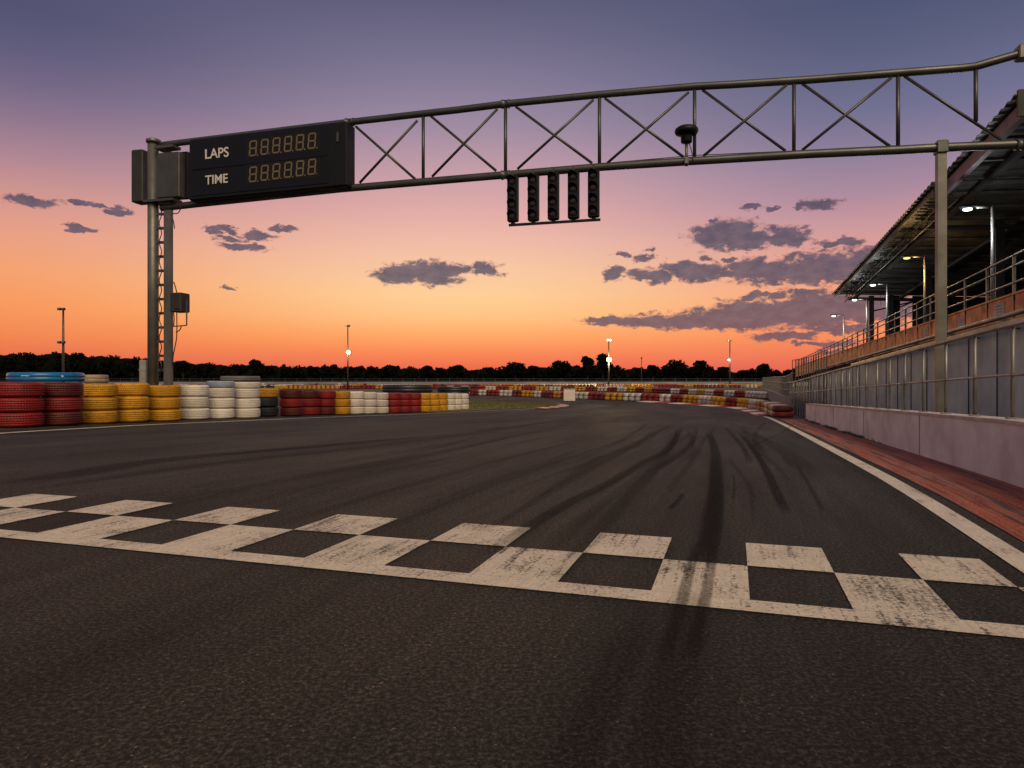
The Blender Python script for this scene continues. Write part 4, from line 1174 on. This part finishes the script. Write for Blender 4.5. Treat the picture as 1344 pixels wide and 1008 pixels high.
mast(958, 446, 130, 'floodlight mast with small white lamps near the right end of the trees', [(447, (-1,), M['lamp_dim'], 2.6), (472.5, (-.9,), M['lamp_white'], 2.4)], .17)
x = (842 - CX) / F * 170; o = MB().tube([(x, 170, gz(x, 170)), (x, 170, ray(0, 469, 170).z)], [.16, .07], 8)
o.box(Vector((x, 170, ray(0, 470, 170).z)), (.3, .3, .5))
tag(o.build('mast', M['steel_dark']), 'thin bare pole standing before the trees between the two lit masts', 'pole')
# white box at the far edge of the track
g = G(747, 526.6); k = g.y / F
wb = thing('marker_cabinet', g, 'white upright cabinet standing at the track edge in front of the far tyres', 'cabinet')
MB().box(g + UP * 8.2 * k, (15 * k, 9 * k, 15.6 * k), None, .02).build('body', M['white_box'], wb)
MB().box(g + UP * 16.3 * k, (16.2 * k, 10 * k, 1.0 * k), None, .005).build('lid', M['concrete'], wb)
MB().box(g + UP * 8.0 * k - Vector((0, 4.6 * k, 0)), (11 * k, .3 * k, 12 * k), None, 0).build('door', M['white_box'], wb)

# ------------------------------------------------------------------ trees
def leaves(mb, c, rad, n, size, flat=.75):
    for _ in range(n):
        while True:
            d = Vector((R.uniform(-1, 1), R.uniform(-1, 1), R.uniform(-1, 1)))
            if .2 < d.length < 1: break
        d = d * (d.length ** -.35)
        p = c + Vector((d.x * rad, d.y * rad, d.z * rad * flat))
        a = Vector((R.gauss(0, 1), R.gauss(0, 1), R.gauss(0, 1))).normalized(); b = a.orthogonal().normalized()
        b = (b * math.cos(1) + a.cross(b) * math.sin(R.uniform(0, 6)))
        s = size * R.uniform(.6, 1.3)
        mb.add([p - a * s - b * s * .3, p + a * s * .2 - b * s * .8, p + a * s + b * s * .2, p - a * s * .1 + b * s * .8], [(0, 1, 2, 3)])
def crown(mb, x, y, zb, zt_, w, n_cl, n_lf, size):
    h = zt_ - zb
    for _ in range(n_cl):
        t = R.random() ** .8; rr = w * (.92 - .62 * t ** 1.6) * .5
        an = R.uniform(0, 6.28); q = R.random() ** .5 * rr
        cr = w * R.uniform(.14, .22)
        leaves(mb, Vector((x + math.cos(an) * q, y + math.sin(an) * q * .6, zb + cr * .6 + t * (h - cr * 1.6))), cr, n_lf, size)
def tree(px, ytop, wpx, Y, label, frac=.22):
    x = (px - CX) / F * Y; g = gz(x, Y); zt_ = ray(0, ytop, Y).z; h = zt_ - g; w = wpx * Y / F
    t = thing('tree', Vector((x, Y, g)), label, 'tree', 'trees standing out of the far wood')
    tm = MB(); tm.tube([(x, Y, g), (x + .1, Y, g + h * .3), (x - .1, Y, g + h * .62)], [w * .05, w * .038, w * .02], 8)
    for _ in range(6):
        an = R.uniform(0, 6.28); z0 = g + h * R.uniform(.25, .5)
        tm.tube([(x, Y, z0), (x + math.cos(an) * w * .2, Y + math.sin(an) * w * .15, z0 + h * .14), (x + math.cos(an) * w * .34, Y + math.sin(an) * w * .25, z0 + h * .26)], [w * .02, w * .014, w * .006], 6)
    tm.build('trunk', M['bark'], t)
    cm = MB(); crown(cm, x, Y, g + h * frac, zt_, w, 26, 60, .42); cm.build('crown', M['foliage'], t)
for px, yt, wp, lb in ((335, 470, 24, 'rounded dark tree just right of the gantry column on the skyline'), (513, 477, 30, 'low broad dark tree between the first lit mast and the track centre'),
                       (600, 477, 24, 'small rounded tree above the right end of the near tyre wall'), (676, 472, 36, 'wide dark tree left of the pair by the yellow lamp'),
                       (736, 471, 38, 'broad round tree left of the tallest tree'), (771, 466, 24, 'narrow tree with a ragged top next to the tallest one'),
                       (791, 461.5, 30, 'tallest dark tree right behind the mast with the yellow lamp'), (886, 469.5, 40, 'wide tree, larger of the pair right of the bare pole'),
                       (920, 471, 32, 'round tree, right one of the pair left of the white-lamp mast'), (949, 478.5, 20, 'small tree close behind the mast with white lamps'),
                       (1003, 476, 26, 'round tree above the pale short railing at the right'), (700, 479, 22, 'small dark tree between the two wide trees at track centre'),
                       (560, 479, 24, 'low dark tree above the navy tyre pile'), (857, 478, 24, 'low tree just right of the bare pole'), (240, 471, 30, 'dark tree on the skyline behind the control box')):
    tree(px, yt, wp, R.uniform(222, 232), lb)
PROF = [(-160, 466), (-60, 464), (0, 463.5), (40, 462.5), (85, 461.5), (120, 465), (150, 466), (190, 470), (240, 474), (300, 478), (340, 477), (370, 480), (420, 479), (470, 482), (520, 481), (560, 483), (600, 482), (640, 483), (680, 481), (735, 481), (790, 480), (830, 483), (870, 482), (925, 482), (960, 487), (1000, 485), (1030, 486), (1060, 484), (1120, 482), (1250, 478), (1400, 476)]
def prof(px):
    for (a, ya), (b, yb) in zip(PROF, PROF[1:]):
        if a <= px <= b: return ya + (yb - ya) * (px - a) / (b - a)
    return 480
mb = MB(); core = []
px = -150
while px < 1390:
    for row in range(2):
        Y = 238 + row * 14 + R.uniform(-4, 4); x = (px + R.uniform(-5, 5) - CX) / F * Y; g = gz(x, Y)
        zt_ = ray(0, prof(px) + R.uniform(-3.6, 2.0), Y).z; w = R.uniform(5.0, 9.0)
        crown(mb, x, Y, g + .3, zt_, w, 12, 26, .55)
    px += 13
px = -160; vs = []
while px < 1400:
    for Y in (244, 250):
        x = (px - CX) / F * Y; vs += [(x, Y, gz(x, Y) - .2), (x, Y, ray(0, prof(px) + 3 + R.uniform(-2, 2), Y).z)]
    px += 6
n = len(vs) // 4
mb.add(vs, [f for i in range(n - 1) for f in ((4 * i, 4 * i + 4, 4 * i + 5, 4 * i + 1), (4 * i + 2, 4 * i + 3, 4 * i + 7, 4 * i + 6), (4 * i + 1, 4 * i + 5, 4 * i + 7, 4 * i + 3))])
struct(mb.build('far_wood', M['foliage'], origin=(0, 0, 0)), 'long dark band of distant trees along the horizon', 'woodland', 'stuff')

# ------------------------------------------------------------------ sky
def azel(px, py):
    d = Vector((px - CX, F, HY - py)); return math.atan2(d.x, d.y), math.atan2(d.z, math.hypot(d.x, d.y))
w = bpy.data.worlds.new('World'); sc.world = w; w.use_nodes = True
nt = w.node_tree; nt.nodes.clear(); t = NT(nt)
out = t.n('ShaderNodeOutputWorld'); bg = t.n('ShaderNodeBackground'); t.l(bg.outputs[0], out.inputs[0])
dirv = t.n('ShaderNodeTexCoord').outputs['Generated']
sep = t.n('ShaderNodeSeparateXYZ'); t.l(dirv, sep.inputs[0])
az = t.math('ARCTAN2', sep.outputs[0], sep.outputs[1])
el = t.math('ARCSINE', sep.outputs[2])
ELM = 0.70
eln = t.math('DIVIDE', el, ELM, clamp=True)
def sky_ramp(px, stops, zen):
    st = []
    for y, c in stops: st.append((max(0, azel(px, y)[1] / ELM), srgb(*c)))
    st.sort(key=lambda s: s[0]); st.append((1.0, srgb(*zen)))
    return t.ramp(eln, st)
SKC = [(496, (216, 88, 64)), (480, (238, 104, 66)), (462, (250, 132, 74)), (440, (255, 166, 94)), (415, (255, 194, 126)), (390, (254, 204, 144)), (360, (249, 200, 156)), (320, (240, 186, 163)), (280, (226, 170, 164)), (230, (198, 156, 164)), (170, (160, 138, 158)), (110, (132, 121, 148)), (50, (110, 104, 132)), (0, (94, 91, 119))]
SKL = [(496, (190, 70, 62)), (470, (226, 102, 64)), (440, (241, 127, 66)), (400, (247, 148, 80)), (350, (243, 158, 104)), (300, (230, 156, 128)), (250, (206, 146, 138)), (200, (172, 130, 142)), (150, (140, 114, 136)), (100, (112, 98, 128)), (50, (92, 86, 118)), (0, (80, 78, 108))]
SKR = [(496, (214, 84, 74)), (470, (236, 108, 78)), (440, (248, 136, 84)), (400, (250, 160, 108)), (350, (234, 158, 134)), (300, (204, 150, 152)), (250, (168, 134, 154)), (200, (138, 124, 150)), (150, (114, 110, 142)), (100, (98, 100, 130)), (50, (86, 90, 120)), (0, (76, 82, 112))]
ZEN = (70, 74, 108)
cC, cL, cR = sky_ramp(620, SKC, ZEN), sky_ramp(0, SKL, ZEN), sky_ramp(1130, SKR, ZEN)
def azw(px_from, px_to):
    a, b = azel(px_from, 400)[0], azel(px_to, 400)[0]
    nd = t.n('ShaderNodeMapRange'); nd.interpolation_type = 'SMOOTHSTEP'
    t.l(az, nd.inputs[0]); nd.inputs[1].default_value = a; nd.inputs[2].default_value = b; return nd.outputs[0]
sky = t.mix(azw(620, 1180), t.mix(t.math('SUBTRACT', 1.0, azw(-40, 600)), cC, cL), cR)
# faint uneven bands
vv = t.n('ShaderNodeCombineXYZ'); t.l(t.math('MULTIPLY', az, 2.2), vv.inputs[0]); t.l(t.math('MULTIPLY', el, 16.0), vv.inputs[1])
band = t.noise(vv.outputs[0], 1.6, 4)
sky = t.mix(t.math('MULTIPLY', t.math('MULTIPLY_ADD', band, 0.5, -0.16, clamp=True), t.math('SUBTRACT', 1.0, t.math('MULTIPLY', el, 3.2, clamp=True))), sky, t.mix(0.5, sky, srgb(226, 150, 130)))
# clouds
CL = [(955, 308, 44, 17), (985, 313, 30, 13), (1028, 309, 26, 11), (1048, 314, 18, 7), (1105, 318, 30, 5.5), (940, 291, 8, 4), (806, 360, 13, 9), (842, 360, 18, 8), (866, 362, 20, 9), (893, 350, 22, 8), (918, 357, 34, 11), (955, 357, 12, 6), (985, 350, 30, 11), (1005, 358, 38, 14), (1075, 352, 62, 20), (1140, 345, 50, 18), (998, 385, 14, 4), (1022, 386, 15, 6), (1056, 388, 16, 6), (985, 392, 13, 5),
      (800, 421, 32, 4.2), (850, 421, 50, 8), (915, 421, 60, 11), (985, 414, 75, 17), (1070, 408, 80, 22), (1150, 402, 60, 22), (1030, 442, 38, 5.5), (1100, 433, 40, 6), (1085, 452, 40, 3.5), (1125, 462, 44, 4),
      (520, 362, 28, 9), (560, 358, 44, 13), (585, 355, 30, 10), (636, 354, 19, 8), (40, 264, 34, 6.5), (130, 270, 30, 2.2), (158, 279, 18, 4), (104, 300, 18, 3), (98, 266, 12, 2.5), (290, 300, 26, 4), (338, 309, 22, 5), (373, 299, 14, 4), (303, 313, 17, 3.5), (322, 324, 30, 5.5), (278, 305, 10, 3), (990, 272, 13, 4), (1076, 269, 24, 7), (1050, 270, 12, 4), (1013, 273, 7, 4), (816, 336, 10, 4), (846, 339, 14, 4.5), (850, 327, 6, 3), (300, 378, 10, 2), (925, 337, 7, 3), (955, 340, 9, 3)]
pc = t.n('ShaderNodeCombineXYZ'); t.l(az, pc.inputs[0]); t.l(el, pc.inputs[1])
nz = t.n('ShaderNodeTexNoise'); nz.inputs['Scale'].default_value = 34; nz.inputs['Detail'].default_value = 6; nz.inputs['Roughness'].default_value = 0.62
t.l(t.mapping(pc.outputs[0], scale=(1, 1.7, 1)), nz.inputs['Vector'])
d0 = t.n('ShaderNodeVectorMath', operation='SUBTRACT'); t.l(nz.outputs['Color'], d0.inputs[0]); d0.inputs[1].default_value = (.5, .5, .5)
d1 = t.n('ShaderNodeVectorMath', operation='MULTIPLY'); t.l(d0.outputs[0], d1.inputs[0]); d1.inputs[1].default_value = (.044, .026, 0)
d2 = t.n('ShaderNodeVectorMath', operation='ADD'); t.l(pc.outputs[0], d2.inputs[0]); t.l(d1.outputs[0], d2.inputs[1])
best = None
for (px, py, rx, ry) in CL:
    a, e = azel(px, py); ra = abs(azel(px + rx, py)[0] - azel(px - rx, py)[0]) / 2; re = abs(azel(px, py - ry)[1] - azel(px, py + ry)[1]) / 2
    mp = t.n('ShaderNodeVectorMath', operation='MULTIPLY_ADD'); t.l(d2.outputs[0], mp.inputs[0])
    mp.inputs[1].default_value = (1 / ra, 1 / re, 0); mp.inputs[2].default_value = (-a / ra, -e / re, 0)
    ln = t.n('ShaderNodeVectorMath', operation='LENGTH'); t.l(mp.outputs[0], ln.inputs[0])
    best = ln.outputs['Value'] if best is None else t.math('MINIMUM', best, ln.outputs['Value'])
fine = t.noise(t.mapping(pc.outputs[0], scale=(1, 1.9, 1)), 62, 9, .66, 0.4)
q = t.math('ADD', best, t.math('MULTIPLY_ADD', fine, 2.3, -1.15))
cm = t.n('ShaderNodeMapRange'); cm.interpolation_type = 'SMOOTHSTEP'; t.l(q, cm.inputs[0])
cm.inputs[1].default_value = 1.44; cm.inputs[2].default_value = 0.84; cm.inputs[3].default_value = 0; cm.inputs[4].default_value = .90
lum = t.noise(t.mapping(pc.outputs[0], scale=(1, 2, 1)), 45, 4)
ccol = t.mix(t.ramp(lum, [(.35, 0.0), (.7, 1.0)]), srgb(70, 65, 86), srgb(106, 88, 102))
low = t.n('ShaderNodeMapRange'); t.l(el, low.inputs[0]); low.inputs[1].default_value = 0.12; low.inputs[2].default_value = 0.03; low.inputs[3].default_value = 0; low.inputs[4].default_value = .5
ccol = t.mix(low.outputs[0], ccol, srgb(132, 84, 92))
thin = t.math('MULTIPLY', t.math('SUBTRACT', 0.9, cm.outputs[0]), 0.75, clamp=True)
ccol = t.mix(thin, ccol, srgb(206, 120, 104))
sky = t.mix(cm.outputs[0], sky, ccol)
# the rest of the dusk sky, out of the frame: pale pink fill glow added behind, dark below the horizon
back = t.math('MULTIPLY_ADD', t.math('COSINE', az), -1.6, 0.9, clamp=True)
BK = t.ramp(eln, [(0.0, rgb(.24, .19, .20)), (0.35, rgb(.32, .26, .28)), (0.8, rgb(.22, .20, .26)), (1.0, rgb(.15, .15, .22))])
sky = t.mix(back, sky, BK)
below = t.math('LESS_THAN', el, -0.002)
sky = t.mix(below, sky, rgb(.03, .025, .022))
nish = t.n('ShaderNodeTexSky'); nish.sky_type = 'NISHITA'; nish.sun_disc = False
FILL_AZ, FILL_EL = math.radians(163), math.radians(40)      # warm fill lamp added behind and right, away from the sunset
nish.sun_elevation = FILL_EL; nish.sun_rotation = FILL_AZ
nb = t.n('ShaderNodeVectorMath', operation='SCALE'); t.l(nish.outputs[0], nb.inputs[0]); nb.inputs['Scale'].default_value = 0.004
ad = t.n('ShaderNodeVectorMath', operation='ADD'); t.l(sky, ad.inputs[0]); t.l(nb.outputs[0], ad.inputs[1])
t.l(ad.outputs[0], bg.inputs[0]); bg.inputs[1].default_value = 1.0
w.cycles.sampling_method = 'MANUAL'; w.cycles.sample_map_resolution = 1024

sd = bpy.data.lights.new('fill_sun', 'SUN'); sd.energy = 2.45; sd.angle = math.radians(35); sd.color = (1, .775, .45)
so = bpy.data.objects.new('fill_sun', sd); COL.objects.link(so)
sv = Vector((math.sin(FILL_AZ) * math.cos(FILL_EL), math.cos(FILL_AZ) * math.cos(FILL_EL), math.sin(FILL_EL)))   # toward the fill lamp
so.rotation_euler = sv.to_track_quat('Z', 'Y').to_euler(); so.location = (5, -20, 30)

# ------------------------------------------------------------------ camera and render
cam = bpy.data.cameras.new('camera'); cam.lens = F / 1344 * 36; cam.sensor_width = 36; cam.sensor_fit = 'HORIZONTAL'
cam.shift_y = -(504 - HY) / 1344; cam.clip_end = 6000; cam.clip_start = 0.05
co = bpy.data.objects.new('camera', cam); COL.objects.link(co); co.location = (0, 0, H); co.rotation_euler = (math.pi / 2, 0, 0)
sc.camera = co
vs_ = sc.view_settings; vs_.view_transform = 'Standard'; vs_.look = 'None'; vs_.exposure = 0; vs_.gamma = 1
sc.cycles.use_denoising = True; sc.cycles.max_bounces = 6; sc.cycles.transparent_max_bounces = 24
sc.cycles.sample_clamp_indirect = 4
print('tyres', NTYRE)
